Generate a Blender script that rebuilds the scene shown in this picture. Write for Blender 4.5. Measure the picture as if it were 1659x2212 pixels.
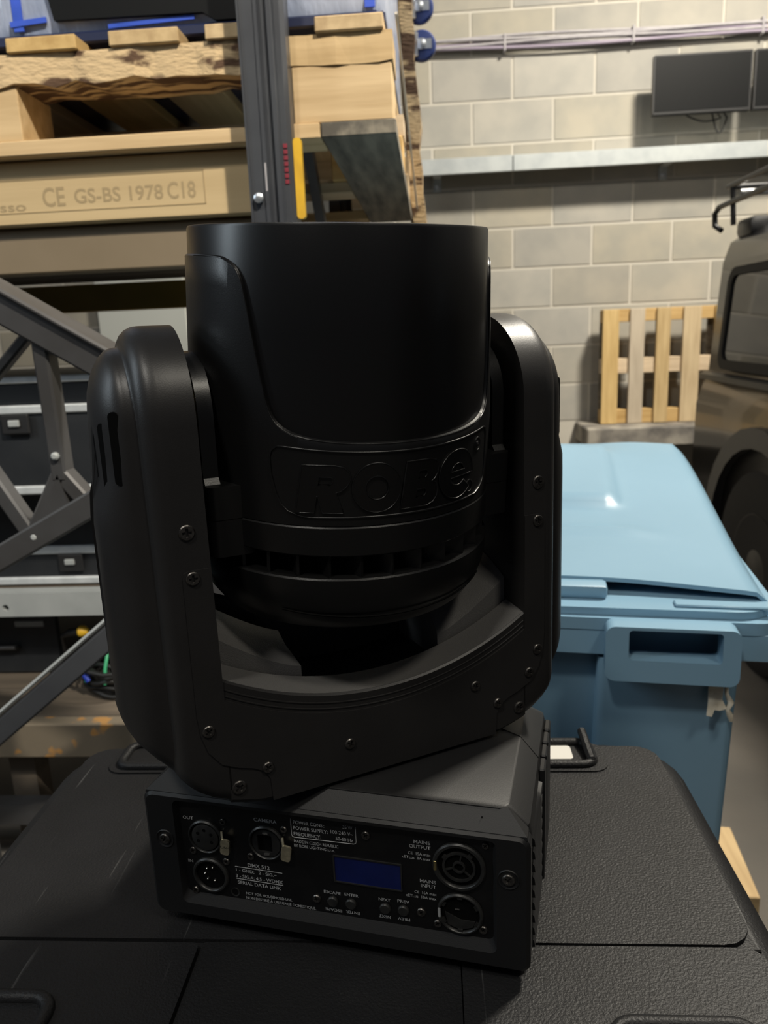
import bpy, bmesh, math, random
from mathutils import Vector, Matrix
random.seed(7)
for o in list(bpy.data.objects): bpy.data.objects.remove(o, do_unlink=True)
S = bpy.context.scene
COL = S.collection
R = math.radians

# ------------------------------------------------------------------ camera
cd = bpy.data.cameras.new('camera'); cam = bpy.data.objects.new('camera', cd); COL.objects.link(cam)
cam.matrix_world = Matrix(((0.9967, 0.0263, 0.0679, 0.0), (0.0593, 0.2323, -0.9708, 0.0), (-0.0414, 0.9723, 0.2301, 1.2), (0, 0, 0, 1)))
cam.rotation_mode = 'QUATERNION'
_q = Matrix(((0.9967, 0.0263, 0.0679), (0.0593, 0.2323, -0.9708), (-0.0414, 0.9723, 0.2301))).to_quaternion(); _q.normalize()
cam.rotation_quaternion = _q; cam.location = (0, 0, 1.2); cam.scale = (1, 1, 1)
cd.sensor_fit = 'HORIZONTAL'; cd.sensor_width = 36.0; cd.lens = 36.0 * 1661 / 1659
cd.clip_start = 0.02; cd.clip_end = 60
cd.dof.use_dof = True; cd.dof.focus_distance = 0.43; cd.dof.aperture_fstop = 19.0
S.camera = cam

# ------------------------------------------------------------------ world, lamps, exposure
w = bpy.data.worlds.new('world'); S.world = w; w.use_nodes = True
w.node_tree.nodes['Background'].inputs[0].default_value = (0.80, 0.86, 1.0, 1)
w.node_tree.nodes['Background'].inputs[1].default_value = 0.055
def area(name, loc, target, sx, sy, power, col):
    l = bpy.data.lights.new(name, 'AREA'); l.shape = 'RECTANGLE'; l.size = sx; l.size_y = sy; l.energy = power; l.color = col
    o = bpy.data.objects.new(name, l); COL.objects.link(o); o.location = loc
    o.rotation_euler = (Vector(target) - Vector(loc)).to_track_quat('-Z', 'Y').to_euler()
    return o
area('ceiling_lamp_near_wall', (1.70, 2.05, 4.0), (1.2, 2.6, 0.0), 0.40, 0.40, 235, (1.0, 0.93, 0.80))
area('fill_lamp_behind_camera', (1.3, -0.9, 3.9), (0.0, 0.8, 0.6), 0.4, 0.4, 26, (1.0, 0.93, 0.80))  # added weak fill that lifts the dim fronts
area('ceiling_lamp_behind_camera_far', (-0.85, -1.2, 3.9), (0.0, 0.8, 0.6), 0.3, 0.3, 32, (1.0, 0.95, 0.86))
sl = bpy.data.lights.new('added_rack_spot', 'SPOT'); sl.energy = 600; sl.color = (1.0, 0.92, 0.78); sl.spot_size = R(27); sl.spot_blend = 0.45; sl.shadow_soft_size = 0.05  # added spot, its cone kept narrow to light the rack and spare the fixture
so = bpy.data.objects.new('added_rack_spot', sl); COL.objects.link(so); so.location = (1.3, -0.9, 3.9)
so.rotation_euler = (Vector((-0.62, 1.6, 1.25)) - Vector((1.3, -0.9, 3.9))).to_track_quat('-Z', 'Y').to_euler()
area('strip_lamp_at_side', (-2.3, 0.1, 2.3), (-0.1, 0.5, 1.0), 0.25, 1.2, 13, (0.80, 0.92, 1.0))
S.view_settings.view_transform = 'Standard'; S.view_settings.look = 'None'
S.view_settings.exposure = 0.0; S.view_settings.gamma = 1.0; S.view_settings.use_curve_mapping = False

# ------------------------------------------------------------------ materials
MATS = {}
def M(name, col, col2=None, rough=0.5, metal=0.0, vscale=8.0, stretch=(1, 1, 1), bump=0.0, bscale=300.0, spec=0.5, detail=4.0,
      lo=0.35, hi=0.65, rand=0.0, emit=0.0, coat=0.0, bdist=0.001, scratch=None):
    m = bpy.data.materials.new(name); m.use_nodes = True; nt = m.node_tree; N = nt.nodes; L = nt.links
    b = N['Principled BSDF']; b.inputs['Roughness'].default_value = rough; b.inputs['Metallic'].default_value = metal
    b.inputs['Specular IOR Level'].default_value = spec; b.inputs['Coat Weight'].default_value = coat
    b.inputs['Base Color'].default_value = (*col, 1)
    tc = N.new('ShaderNodeTexCoord'); mp = N.new('ShaderNodeMapping'); L.new(tc.outputs['Object'], mp.inputs['Vector'])
    mp.inputs['Scale'].default_value = stretch
    oi = N.new('ShaderNodeObjectInfo'); vm = N.new('ShaderNodeVectorMath'); vm.operation = 'MULTIPLY_ADD'
    cmb = N.new('ShaderNodeCombineXYZ')
    for k in range(3): L.new(oi.outputs['Random'], cmb.inputs[k])
    L.new(cmb.outputs[0], vm.inputs[0]); vm.inputs[1].default_value = (7, 11, 13) if rand >= 0 else (0, 0, 0); L.new(mp.outputs[0], vm.inputs[2])
    last = None
    if col2 is not None:
        n = N.new('ShaderNodeTexNoise'); n.inputs['Scale'].default_value = vscale; n.inputs['Detail'].default_value = detail
        L.new(vm.outputs[0], n.inputs['Vector'])
        r = N.new('ShaderNodeMapRange'); r.inputs[1].default_value = lo; r.inputs[2].default_value = hi; L.new(n.outputs['Fac'], r.inputs[0])
        x = N.new('ShaderNodeMix'); x.data_type = 'RGBA'; x.inputs[6].default_value = (*col, 1); x.inputs[7].default_value = (*col2, 1)
        L.new(r.outputs[0], x.inputs[0]); last = x.outputs[2]
    if scratch is not None:
        for ang, seed in ((0.5, 3.0), (-0.9, 9.0)):
            mp2 = N.new('ShaderNodeMapping'); L.new(tc.outputs['Object'], mp2.inputs['Vector'])
            mp2.inputs['Rotation'].default_value = (0, 0, ang); mp2.inputs['Scale'].default_value = (160, 7, 7); mp2.inputs['Location'].default_value = (seed, seed, 0)
            n2 = N.new('ShaderNodeTexNoise'); n2.inputs['Scale'].default_value = 1.0; n2.inputs['Detail'].default_value = 3; L.new(mp2.outputs[0], n2.inputs['Vector'])
            r2 = N.new('ShaderNodeMapRange'); r2.inputs[1].default_value = 0.70; r2.inputs[2].default_value = 0.76; L.new(n2.outputs['Fac'], r2.inputs[0])
            x2 = N.new('ShaderNodeMix'); x2.data_type = 'RGBA'; x2.inputs[7].default_value = (*scratch, 1)
            if last is not None: L.new(last, x2.inputs[6])
            else: x2.inputs[6].default_value = (*col, 1)
            L.new(r2.outputs[0], x2.inputs[0]); last = x2.outputs[2]
    if rand > 0:
        hv = N.new('ShaderNodeHueSaturation')
        r3 = N.new('ShaderNodeMapRange'); r3.inputs[3].default_value = 1 - rand; r3.inputs[4].default_value = 1 + rand; L.new(oi.outputs['Random'], r3.inputs[0])
        L.new(r3.outputs[0], hv.inputs['Value'])
        wn = N.new('ShaderNodeTexWhiteNoise'); wn.noise_dimensions = '1D'; L.new(oi.outputs['Random'], wn.inputs['W'])
        r4 = N.new('ShaderNodeMapRange'); r4.inputs[3].default_value = 1 - 3 * rand; r4.inputs[4].default_value = 1 + 3 * rand; L.new(wn.outputs['Value'], r4.inputs[0]); L.new(r4.outputs[0], hv.inputs['Saturation'])
        if last is not None: L.new(last, hv.inputs['Color'])
        else: hv.inputs['Color'].default_value = (*col, 1)
        last = hv.outputs[0]
    if last is not None: L.new(last, b.inputs['Base Color'])
    if bump > 0:
        n = N.new('ShaderNodeTexNoise'); n.inputs['Scale'].default_value = bscale; n.inputs['Detail'].default_value = 3
        L.new(vm.outputs[0], n.inputs['Vector'])
        bp = N.new('ShaderNodeBump'); bp.inputs['Strength'].default_value = bump; bp.inputs['Distance'].default_value = bdist
        L.new(n.outputs['Fac'], bp.inputs['Height']); L.new(bp.outputs[0], b.inputs['Normal'])
    if emit > 0:
        b.inputs['Emission Color'].default_value = (*col, 1); b.inputs['Emission Strength'].default_value = emit
    MATS[name] = m
    return m
M('head_black', (0.0055, 0.0053, 0.0055), rough=0.33, bump=0.06, bscale=1500, bdist=0.0003)
M('shell_black', (0.0072, 0.0072, 0.0074), rough=0.34, bump=0.12, bscale=1200, bdist=0.0003)
M('yoke_black', (0.021, 0.0200, 0.0197), (0.018, 0.0172, 0.017), rough=0.40, bump=0.15, bscale=1400, bdist=0.0003, vscale=30)
M('lit_grain_black', (0.125, 0.122, 0.118), rough=0.42, bump=0.6, bscale=1800, bdist=0.0004)  # grained plastic; lamp light on lip and scoops is put into the lighter colour
M('base_black', (0.011, 0.011, 0.0115), rough=0.48, spec=0.3, bump=0.15, bscale=1500, bdist=0.0003)
M('panel_black', (0.004, 0.004, 0.0045), (0.008, 0.008, 0.008), rough=0.35, vscale=60, lo=0.5, hi=0.8)
M('socket_black', (0.012, 0.012, 0.012), (0.02, 0.02, 0.019), rough=0.38, vscale=150)
M('hole_black', (0.002, 0.002, 0.002), rough=0.8, spec=0.1)
M('screw_dark', (0.16, 0.15, 0.14), (0.08, 0.075, 0.07), rough=0.35, metal=0.9, vscale=500)
M('pin_metal', (0.75, 0.73, 0.70), rough=0.25, metal=1.0)
M('tab_metal', (0.62, 0.55, 0.38), (0.45, 0.40, 0.28), rough=0.35, metal=0.8, vscale=300)
M('brass', (0.45, 0.36, 0.16), (0.3, 0.25, 0.12), rough=0.35, metal=0.9, vscale=100)
M('print_white', (0.33, 0.335, 0.34), rough=0.6)
M('display_blue', (0.004, 0.010, 0.085), (0.003, 0.008, 0.065), rough=0.12, vscale=60, coat=0.3)
M('lens', (0.01, 0.01, 0.014), rough=0.06, coat=0.5)
M('case_plastic', (0.009, 0.009, 0.0095), (0.0135, 0.0135, 0.0145), rough=0.47, bump=0.75, bscale=650, bdist=0.0006, vscale=9, scratch=(0.06, 0.06, 0.06), spec=0.25)
M('rubber', (0.008, 0.008, 0.008), rough=0.7)
M('paper_white', (0.62, 0.60, 0.55), rough=0.7)
M('block_paint', (0.415, 0.385, 0.325), (0.34, 0.325, 0.285), rough=0.75, vscale=6, bump=0.35, bscale=180, bdist=0.002, rand=0.10)
M('concrete', (0.145, 0.130, 0.112), (0.105, 0.097, 0.086), rough=0.75, vscale=3, bump=0.3, bscale=120, bdist=0.002)
M('ledge_concrete', (0.36, 0.33, 0.28), (0.13, 0.12, 0.11), rough=0.8, vscale=9, bump=0.4, bscale=90, bdist=0.003)
M('galvanised', (0.50, 0.53, 0.53), (0.42, 0.45, 0.46), rough=0.5, metal=0.35, vscale=14)
M('cable_grey', (0.42, 0.40, 0.41), (0.34, 0.32, 0.34), rough=0.55, vscale=20)
M('cable_purple', (0.33, 0.28, 0.36), rough=0.55)
M('cable_black', (0.012, 0.012, 0.012), rough=0.45)
M('screen_black', (0.006, 0.0065, 0.007), rough=0.40, spec=0.2)
M('bezel_black', (0.016, 0.016, 0.017), rough=0.5)
WY = (0.80, 0.60, 0.34)
M('wood_x', (0.66, 0.49, 0.29), (0.46, 0.32, 0.17), rough=0.75, vscale=10, stretch=(0.35, 5, 5), bump=0.3, bscale=40, rand=0.10, lo=0.3, hi=0.75)
M('wood_y', (0.62, 0.46, 0.26), (0.43, 0.30, 0.16), rough=0.75, vscale=10, stretch=(5, 0.35, 5), bump=0.3, bscale=40, rand=0.10, lo=0.3, hi=0.75)
M('wood_z', (0.62, 0.475, 0.275), (0.45, 0.325, 0.175), rough=0.72, vscale=10, stretch=(5, 5, 0.5), bump=0.3, bscale=40, rand=0.13, lo=0.3, hi=0.75)
M('bark', (0.60, 0.44, 0.25), (0.10, 0.055, 0.03), rough=0.9, vscale=9, stretch=(0.9, 6, 3.0), bump=0.8, bscale=60, bdist=0.004, lo=0.47, hi=0.53)
M('grey_brown_wood', (0.26, 0.23, 0.18), (0.10, 0.09, 0.075), rough=0.85, vscale=9, stretch=(4, 0.5, 4), bump=0.3, bscale=50, rand=0.1)  # darker grey-brown wood, uneven in tone
M('timber', (0.56, 0.42, 0.23), (0.49, 0.36, 0.19), rough=0.7, vscale=6, stretch=(0.3, 4, 6), bump=0.15, bscale=60)
M('stamp_ink', (0.35, 0.26, 0.14), rough=0.8)
M('rack_grey', (0.060, 0.064, 0.072), (0.045, 0.048, 0.056), rough=0.38, vscale=10)
M('rack_tan', (0.22, 0.17, 0.11), (0.19, 0.145, 0.09), rough=0.6, vscale=5)
M('rack_ochre', (0.42, 0.26, 0.05), (0.36, 0.22, 0.04), rough=0.5, vscale=8)
M('steel_dark', (0.070, 0.070, 0.073), (0.055, 0.053, 0.053), rough=0.45, vscale=12, metal=0.3)
M('steel_light', (0.40, 0.42, 0.42), (0.33, 0.35, 0.35), rough=0.5, vscale=9)
M('aluminium', (0.62, 0.65, 0.67), (0.5, 0.53, 0.55), rough=0.45, metal=0.15, vscale=30)
M('flight_black', (0.013, 0.015, 0.018), (0.02, 0.022, 0.025), rough=0.5, vscale=12)
M('film', (0.42, 0.47, 0.60), (0.28, 0.33, 0.46), rough=0.25, vscale=5, stretch=(3, 1, 1), bump=0.4, bscale=20, bdist=0.01)
M('tape_blue', (0.05, 0.11, 0.62), (0.03, 0.08, 0.45), rough=0.35, vscale=12)
M('navy', (0.012, 0.018, 0.055), rough=0.4)
M('wheel_blue', (0.018, 0.04, 0.17), rough=0.4)
M('zinc', (0.55, 0.58, 0.62), rough=0.3, metal=0.8)
M('safety_yellow', (0.80, 0.48, 0.03), (0.65, 0.38, 0.03), rough=0.45, vscale=30)
M('red_print', (0.22, 0.02, 0.035), rough=0.5)
M('rope', (0.62, 0.56, 0.47), rough=0.9)
M('bin_blue', (0.205, 0.35, 0.47), (0.19, 0.33, 0.445), rough=0.36, vscale=4, bump=0.05, bscale=40, bdist=0.002)
M('rag', (0.75, 0.70, 0.58), (0.5, 0.44, 0.33), rough=0.9, vscale=60)
M('car_black', (0.006, 0.006, 0.0065), rough=0.22, coat=0.15, spec=0.4)
M('car_dull', (0.014, 0.014, 0.015), rough=0.35)
M('glass_black', (0.008, 0.009, 0.010), rough=0.06, coat=0.2, spec=0.5)
M('tube_silver', (0.45, 0.46, 0.47), rough=0.3, metal=0.9)
M('tyre', (0.012, 0.012, 0.012), rough=0.8, bump=0.4, bscale=60, bdist=0.003)
M('green_wire', (0.05, 0.36, 0.17), rough=0.45)
M('blue_wire', (0.02, 0.05, 0.4), rough=0.45)
M('platform_wood', (0.12, 0.095, 0.07), (0.075, 0.06, 0.045), rough=0.8, vscale=6, stretch=(0.4, 4, 4))
M('rust_wood', (0.19, 0.155, 0.11), (0.42, 0.22, 0.07), rough=0.8, vscale=22, lo=0.60, hi=0.66, detail=2)
M('white_panel', (0.62, 0.64, 0.60), rough=0.4)
def wall_backing():
    m = bpy.data.materials.new('mortar'); m.use_nodes = True; N = m.node_tree.nodes; L = m.node_tree.links
    b = N['Principled BSDF']; b.inputs['Roughness'].default_value = 0.85
    tc = N.new('ShaderNodeTexCoord'); n = N.new('ShaderNodeTexNoise'); n.inputs['Scale'].default_value = 14; L.new(tc.outputs['Object'], n.inputs['Vector'])
    x = N.new('ShaderNodeMix'); x.data_type = 'RGBA'; x.inputs[6].default_value = (0.53, 0.50, 0.43, 1); x.inputs[7].default_value = (0.60, 0.56, 0.49, 1)
    L.new(n.outputs['Fac'], x.inputs[0]); L.new(x.outputs[2], b.inputs['Base Color']); MATS['mortar'] = m
wall_backing()

# ------------------------------------------------------------------ helpers
ORG = {}
def org(p):
    return ORG.get(p.name, Vector((0, 0, 0))) if p is not None else Vector((0, 0, 0))
def link(name, me, mat, parent=None, smooth=None):
    if isinstance(mat, str): mat = MATS[mat]
    me.materials.clear(); me.materials.append(mat)
    o = bpy.data.objects.new(name, me); COL.objects.link(o)
    if parent is not None:
        o.parent = parent; ORG[o.name] = org(parent).copy()
    if smooth is not None:
        for p in me.polygons: p.use_smooth = True
        me.set_sharp_from_angle(angle=R(smooth))
    return o
def mesh(name, bm, mat, parent=None, smooth=None):
    """verts in the frame of the scene (or of the parent's own frame when it carries one)"""
    g = org(parent)
    if g.length: bmesh.ops.translate(bm, verts=bm.verts, vec=-g)
    bmesh.ops.recalc_face_normals(bm, faces=bm.faces)
    me = bpy.data.meshes.new(name); bm.to_mesh(me); bm.free()
    return link(name, me, mat, parent, smooth)
def tag(o, label, cat, group=None):
    o['label'] = label; o['category'] = cat
    if group: o['group'] = group
    return o
def thing(name, loc, label, cat, group=None):
    o = bpy.data.objects.new(name, None); COL.objects.link(o); o.location = loc; o.empty_display_size = 0.05
    ORG[o.name] = Vector(loc)
    return tag(o, label, cat, group)
def solo(name, bm, mat, label, cat, group=None, smooth=None):
    """one-mesh thing with its origin at its base centre"""
    xs = [v.co for v in bm.verts]
    c = Vector(((min(v.x for v in xs) + max(v.x for v in xs)) / 2, (min(v.y for v in xs) + max(v.y for v in xs)) / 2, min(v.z for v in xs)))
    bmesh.ops.translate(bm, verts=bm.verts, vec=-c)
    o = mesh(name, bm, mat, None, smooth); o.location = c; ORG[o.name] = c
    return tag(o, label, cat, group)
def struct(o):
    o['kind'] = 'structure'; return o
def NB(): return bmesh.new()
def box(bm, x0, x1, y0, y1, z0, z1, bev=0.0, seg=1):
    t = bmesh.new() if bev > 0 else bm
    r = bmesh.ops.create_cube(t, size=1.0)
    for v in r['verts']:
        v.co = Vector(((x0 + x1) / 2 + v.co.x * (x1 - x0), (y0 + y1) / 2 + v.co.y * (y1 - y0), (z0 + z1) / 2 + v.co.z * (z1 - z0)))
    if bev > 0:
        bmesh.ops.bevel(t, geom=list(t.edges), offset=bev, segments=seg, affect='EDGES', profile=0.5)
        join(bm, t)
    return bm
def join(bm, t):
    mp = {}
    for v in t.verts: mp[v] = bm.verts.new(v.co)
    for f in t.faces:
        try: bm.faces.new([mp[v] for v in f.verts])
        except ValueError: pass
    t.free()
def xf(bm, mat, verts=None):
    bmesh.ops.transform(bm, matrix=mat, verts=verts or bm.verts); return bm
def obox(bm, c, size, rot, bev=0.0):
    t = bmesh.new(); box(t, -size[0] / 2, size[0] / 2, -size[1] / 2, size[1] / 2, -size[2] / 2, size[2] / 2, bev)
    xf(t, Matrix.Translation(c) @ rot.to_4x4()); join(bm, t); return bm
def bar(bm, p, q, wid, thick, bev=0.0, up=Vector((0, 1, 0))):
    """rectangular bar from p to q; thick is measured along 'up'"""
    p = Vector(p); q = Vector(q); d = (q - p); L = d.length; z = d.normalized(); y = (up - up.dot(z) * z).normalized(); x = y.cross(z)
    rot = Matrix((x, y, z)).transposed()
    return obox(bm, (p + q) / 2, (wid, thick, L), rot, bev)
def loft(bm, rings, cap=True, closed=True):
    vs = [[bm.verts.new(p) for p in r] for r in rings]; n = len(vs[0])
    for a, b in zip(vs[:-1], vs[1:]):
        for i in range(n if closed else n - 1):
            j = (i + 1) % n
            try: bm.faces.new((a[i], a[j], b[j], b[i]))
            except ValueError: pass
    if cap:
        bm.faces.new(vs[0]); bm.faces.new(list(reversed(vs[-1])))
    return vs
def revolve(bm, prof, n=64, axis='z', c=(0, 0, 0), cap=True):
    rings = []
    for r, h in prof:
        ring = []
        for k in range(n):
            a = 2 * math.pi * k / n
            p = (r * math.cos(a), r * math.sin(a), h)
            if axis == 'y': p = (r * math.cos(a), h, r * math.sin(a))
            if axis == 'x': p = (h, r * math.cos(a), r * math.sin(a))
            ring.append((p[0] + c[0], p[1] + c[1], p[2] + c[2]))
        rings.append(ring)
    loft(bm, rings, cap); return bm
def tube(bm, pts, r, n=8, closed=False, cap=True):
    pts = [Vector(p) for p in pts]; rings = []; m = len(pts); ref = None
    for i, p in enumerate(pts):
        if closed: d = pts[(i + 1) % m] - pts[i - 1]
        else: d = pts[min(i + 1, m - 1)] - pts[max(i - 1, 0)]
        d.normalize()
        if ref is None: ref = Vector((0, 0, 1)) if abs(d.z) < 0.9 else Vector((1, 0, 0))
        u = ref - ref.dot(d) * d
        if u.length < 1e-5: u = Vector((1, 0, 0)) - d.x * d
        u.normalize(); v = d.cross(u); ref = u
        rr = r[i] if isinstance(r, (list, tuple)) else r
        rings.append([p + rr * (math.cos(2 * math.pi * k / n) * u + math.sin(2 * math.pi * k / n) * v) for k in range(n)])
    if closed:
        rings.append(rings[0]); vs = [[bm.verts.new(q) for q in rg] for rg in rings[:-1]]
        for i in range(m):
            a, b = vs[i], vs[(i + 1) % m]
            for k in range(n):
                bm.faces.new((a[k], a[(k + 1) % n], b[(k + 1) % n], b[k]))
    else: loft(bm, rings, cap)
    return bm
def prism(bm, poly, a0, a1, axis='y', holes=()):
    """extrude a 2-D polygon (with holes); axis y: (x,z) polygon, axis z: (x,y), axis x: (y,z)"""
    def P(p, a):
        return (p[0], a, p[1]) if axis == 'y' else ((p[0], p[1], a) if axis == 'z' else (a, p[0], p[1]))
    t = bmesh.new(); edges = []
    for lp in [poly] + list(holes):
        vs = [t.verts.new(P(p, a0)) for p in lp]
        for i in range(len(vs)): edges.append(t.edges.new((vs[i], vs[(i + 1) % len(vs)])))
    if holes: bmesh.ops.triangle_fill(t, use_beauty=True, edges=edges)
    else: t.faces.new(list(t.verts))
    g = bmesh.ops.extrude_face_region(t, geom=list(t.faces))
    d = Vector(P((0, 0), a1)) - Vector(P((0, 0), a0))
    bmesh.ops.translate(t, verts=[e for e in g['geom'] if isinstance(e, bmesh.types.BMVert)], vec=d)
    join(bm, t); return bm
def circ(cx, cy, r, n=16, ph=0.0):
    return [(cx + r * math.cos(ph + 2 * math.pi * k / n), cy + r * math.sin(ph + 2 * math.pi * k / n)) for k in range(n)]
def rrect(x0, x1, y0, y1, r, n=5):
    out = []
    for cx, cy, a in ((x1 - r, y1 - r, 0), (x0 + r, y1 - r, 90), (x0 + r, y0 + r, 180), (x1 - r, y0 + r, 270)):
        for k in range(n + 1):
            t = R(a + 90 * k / n); out.append((cx + r * math.cos(t), cy + r * math.sin(t)))
    return out
def smooth01(a, b, x):
    t = max(0.0, min(1.0, (x - a) / (b - a))); return t * t * (3 - 2 * t)
def inst(src, name, loc, parent, rot=None):
    o = src.copy(); o.name = name; COL.objects.link(o); o.parent = parent; o.location = loc
    if rot: o.rotation_euler = rot
    return o
def text_mesh(body, bold=0.0, shear=0.0, extrude=0.0, res=4):
    c = bpy.data.curves.new('txt', 'FONT'); c.body = body; c.offset = bold; c.shear = shear; c.extrude = extrude; c.resolution_u = res
    o = bpy.data.objects.new('txt', c); COL.objects.link(o); bpy.context.view_layer.update()
    dg = bpy.context.evaluated_depsgraph_get()
    me = bpy.data.meshes.new_from_object(o.evaluated_get(dg))
    bpy.data.objects.remove(o, do_unlink=True); bpy.data.curves.remove(c)
    return me
def label_text(name, body, cx, cz, wid, hei, y, mat, parent, flip=False):
    """flat print on a surface that faces -y"""
    me = text_mesh(body, bold=0.012)
    xs = [v.co.x for v in me.vertices]; ys = [v.co.y for v in me.vertices]
    x0, x1, y0, y1 = min(xs), max(xs), min(ys), max(ys)
    sx = wid / (x1 - x0); sz = hei / 0.70
    if flip: sx, sz = -sx, -sz
    ymid = 0.35
    g = org(parent)
    for v in me.vertices:
        v.co = Vector((cx + (v.co.x - (x0 + x1) / 2) * sx, y, cz + (v.co.y - ymid) * sz)) - g
    return link(name, me, mat, parent)

# ================================================================== THE ROOM
bm = NB(); box(bm, -5, 6, -4, 4.4, -0.1, 0.0); struct(mesh('floor', bm, 'concrete'))
bm = NB(); box(bm, -5, 6, 4.2035, 4.4, 0.0, 4.6); wall = struct(mesh('wall_back', bm, 'mortar'))
bm = NB(); box(bm, -0.194, 0.194, 4.20, 4.2035, -0.094, 0.094, 0.002); block0 = mesh('block', bm, 'block_paint', wall)
first = True
for r in range(-8, 4):
    z = 2.38 + 0.2 * r
    off = 0.23 if r % 2 == 0 else 0.03
    for k in range(-6, 8):
        x = off + 0.4 * k
        if first: block0.location = (x, 0, z); first = False
        else: inst(block0, 'block', (x, 0, z), wall)

# cable bundle along the wall
t = thing('cable_bundle', (0.9, 4.17, 2.48), 'bundle of grey and purple cables strapped along the block wall', 'cables')
for i, (dz, dy, m) in enumerate(((0.030, 0.0, 'cable_grey'), (0.018, -0.012, 'cable_grey'), (0.006, -0.004, 'cable_purple'), (-0.006, -0.014, 'cable_grey'), (-0.018, -0.003, 'cable_grey'), (-0.028, -0.012, 'cable_purple'))):
    pts = []
    for k in range(33):
        x = -0.6 + k * 0.1
        pts.append((x, 4.178 + dy, 2.525 + dz * (0.75 + 0.25 * math.sin(x * 2.1 + i)) + 0.006 * math.sin(x * 4 + i * 1.7)))
    b = NB(); tube(b, pts, 0.0075, 8); mesh('cable', b, m, t, 60)
for x in (0.39, 1.0, 1.6, 2.2):
    b = NB(); box(b, x - 0.006, x + 0.006, 4.155, 4.199, 2.487, 2.563, 0.003); mesh('cable_clip', b, 'cable_grey', t)

# galvanised trunking below the monitors
t = thing('steel_trunking', (0.9, 4.12, 1.925), 'galvanised steel trunking running along the block wall below the monitors', 'trunking')
for a, b_ in ((-1.0, 0.414), (0.417, 2.75)):
    b = NB(); box(b, a, b_, 4.045, 4.060, 1.924, 1.998, 0.003); box(b, a, b_, 4.060, 4.2, 1.990, 1.998); mesh('cover', b, 'galvanised', t)
for x in (0.05, 1.17, 2.0):
    b = NB(); box(b, x - 0.02, x + 0.02, 4.06, 4.198, 1.93, 1.938); box(b, x - 0.02, x + 0.02, 4.190, 4.198, 1.87, 1.938); mesh('bracket', b, 'galvanised', t)
    b = NB(); revolve(b, ((0.013, 4.190), (0.013, 4.182), (0.008, 4.178)), 12, 'y', (x, 0, 1.895)); mesh('bolt', b, 'zinc', t, 40)

# two monitors
def monitor(x0, x1, label):
    t = thing('monitor', ((x0 + x1) / 2, 4.07, 2.12), label, 'monitor', 'wall monitors')
    b = NB(); prism(b, rrect(x0, x1, 2.130, 2.388, 0.006), 4.035, 4.062, 'y'); mesh('housing', b, 'bezel_black', t)
    b = NB(); box(b, x0 + 0.008, x1 - 0.008, 4.033, 4.036, 2.146, 2.380); mesh('screen', b, 'screen_black', t)
    b = NB(); box(b, x0 + 0.004, x1 - 0.004, 4.031, 4.036, 2.132, 2.144, 0.001); mesh('lower_bezel', b, 'bezel_black', t)
    xm = (x0 + x1) / 2
    b = NB(); box(b, xm - 0.05, xm + 0.05, 4.062, 4.075, 2.20, 2.30, 0.002); box(b, xm - 0.02, xm + 0.02, 4.075, 4.199, 2.235, 2.265, 0.002); mesh('wall_arm', b, 'bezel_black', t)
    return t
monitor(1.067, 1.515, 'black flat monitor on the block wall, left of the pair')
monitor(1.527, 1.975, 'black flat monitor at the right edge of the photo, right of the pair')
for xa, xb, dip, lb in ((1.24, 1.40, 0.020, 'short black cable sagging under the left monitor'), (1.36, 1.43, 0.075, 'black cable looping lowest beneath the left monitor')):
    pts = [(xa + (xb - xa) * k / 14, 4.085, 2.135 - dip * math.sin(math.pi * k / 14) - 0.02 * k / 14) for k in range(15)]
    pts = [(xa, 4.085, 2.15)] + pts + [(xb - 0.01, 4.10, 2.14)]
    b = NB(); tube(b, pts, 0.004, 6); solo('monitor_cable', b, 'cable_black', lb, 'cable', smooth=60)

# concrete ledge and the pallet standing on it
t = thing('ledge', (1.6, 4.0, 0.0), 'weathered concrete ledge along the foot of the block wall', 'ledge')
b = NB(); box(b, 0.76, 2.9, 3.86, 4.199, 0.585, 0.680, 0.006); mesh('top_slab', b, 'ledge_concrete', t)
for x in (0.82, 1.7, 2.6):
    b = NB(); box(b, x, x + 0.14, 3.95, 4.199, 0.0, 0.585, 0.004); mesh('support', b, 'ledge_concrete', t)
t = thing('pallet', (1.16, 4.05, 0.68), 'small pale pallet of upright slats leaning on the block wall', 'pallet')
for x0, x1 in ((0.856, 0.936), (0.990, 1.062), (1.120, 1.188), (1.250, 1.336), (1.402, 1.470)):
    b = NB(); box(b, x0, x1, 4.010, 4.028, 0.682, 1.252, 0.002); mesh('slat', b, 'wood_z', t)
for z0, z1 in ((1.19, 1.252), (0.935, 1.01), (0.682, 0.752)):
    b = NB(); box(b, 0.858, 1.468, 4.028, 4.095, z0, z1, 0.002); mesh('rail', b, 'wood_x', t)
for x0, x1 in ((0.860, 0.93), (1.14, 1.2), (1.395, 1.465)):
    b = NB(); box(b, x0, x1, 4.095, 4.113, 0.684, 1.25, 0.002); mesh('back_slat', b, 'grey_brown_wood', t)
b = NB(); box(b, -1.78, -1.30, 4.15, 4.19, 0.95, 1.52, 0.004)
solo('white_board', b, 'white_panel', 'white board against the wall seen below the ochre rack beam', 'board')

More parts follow.
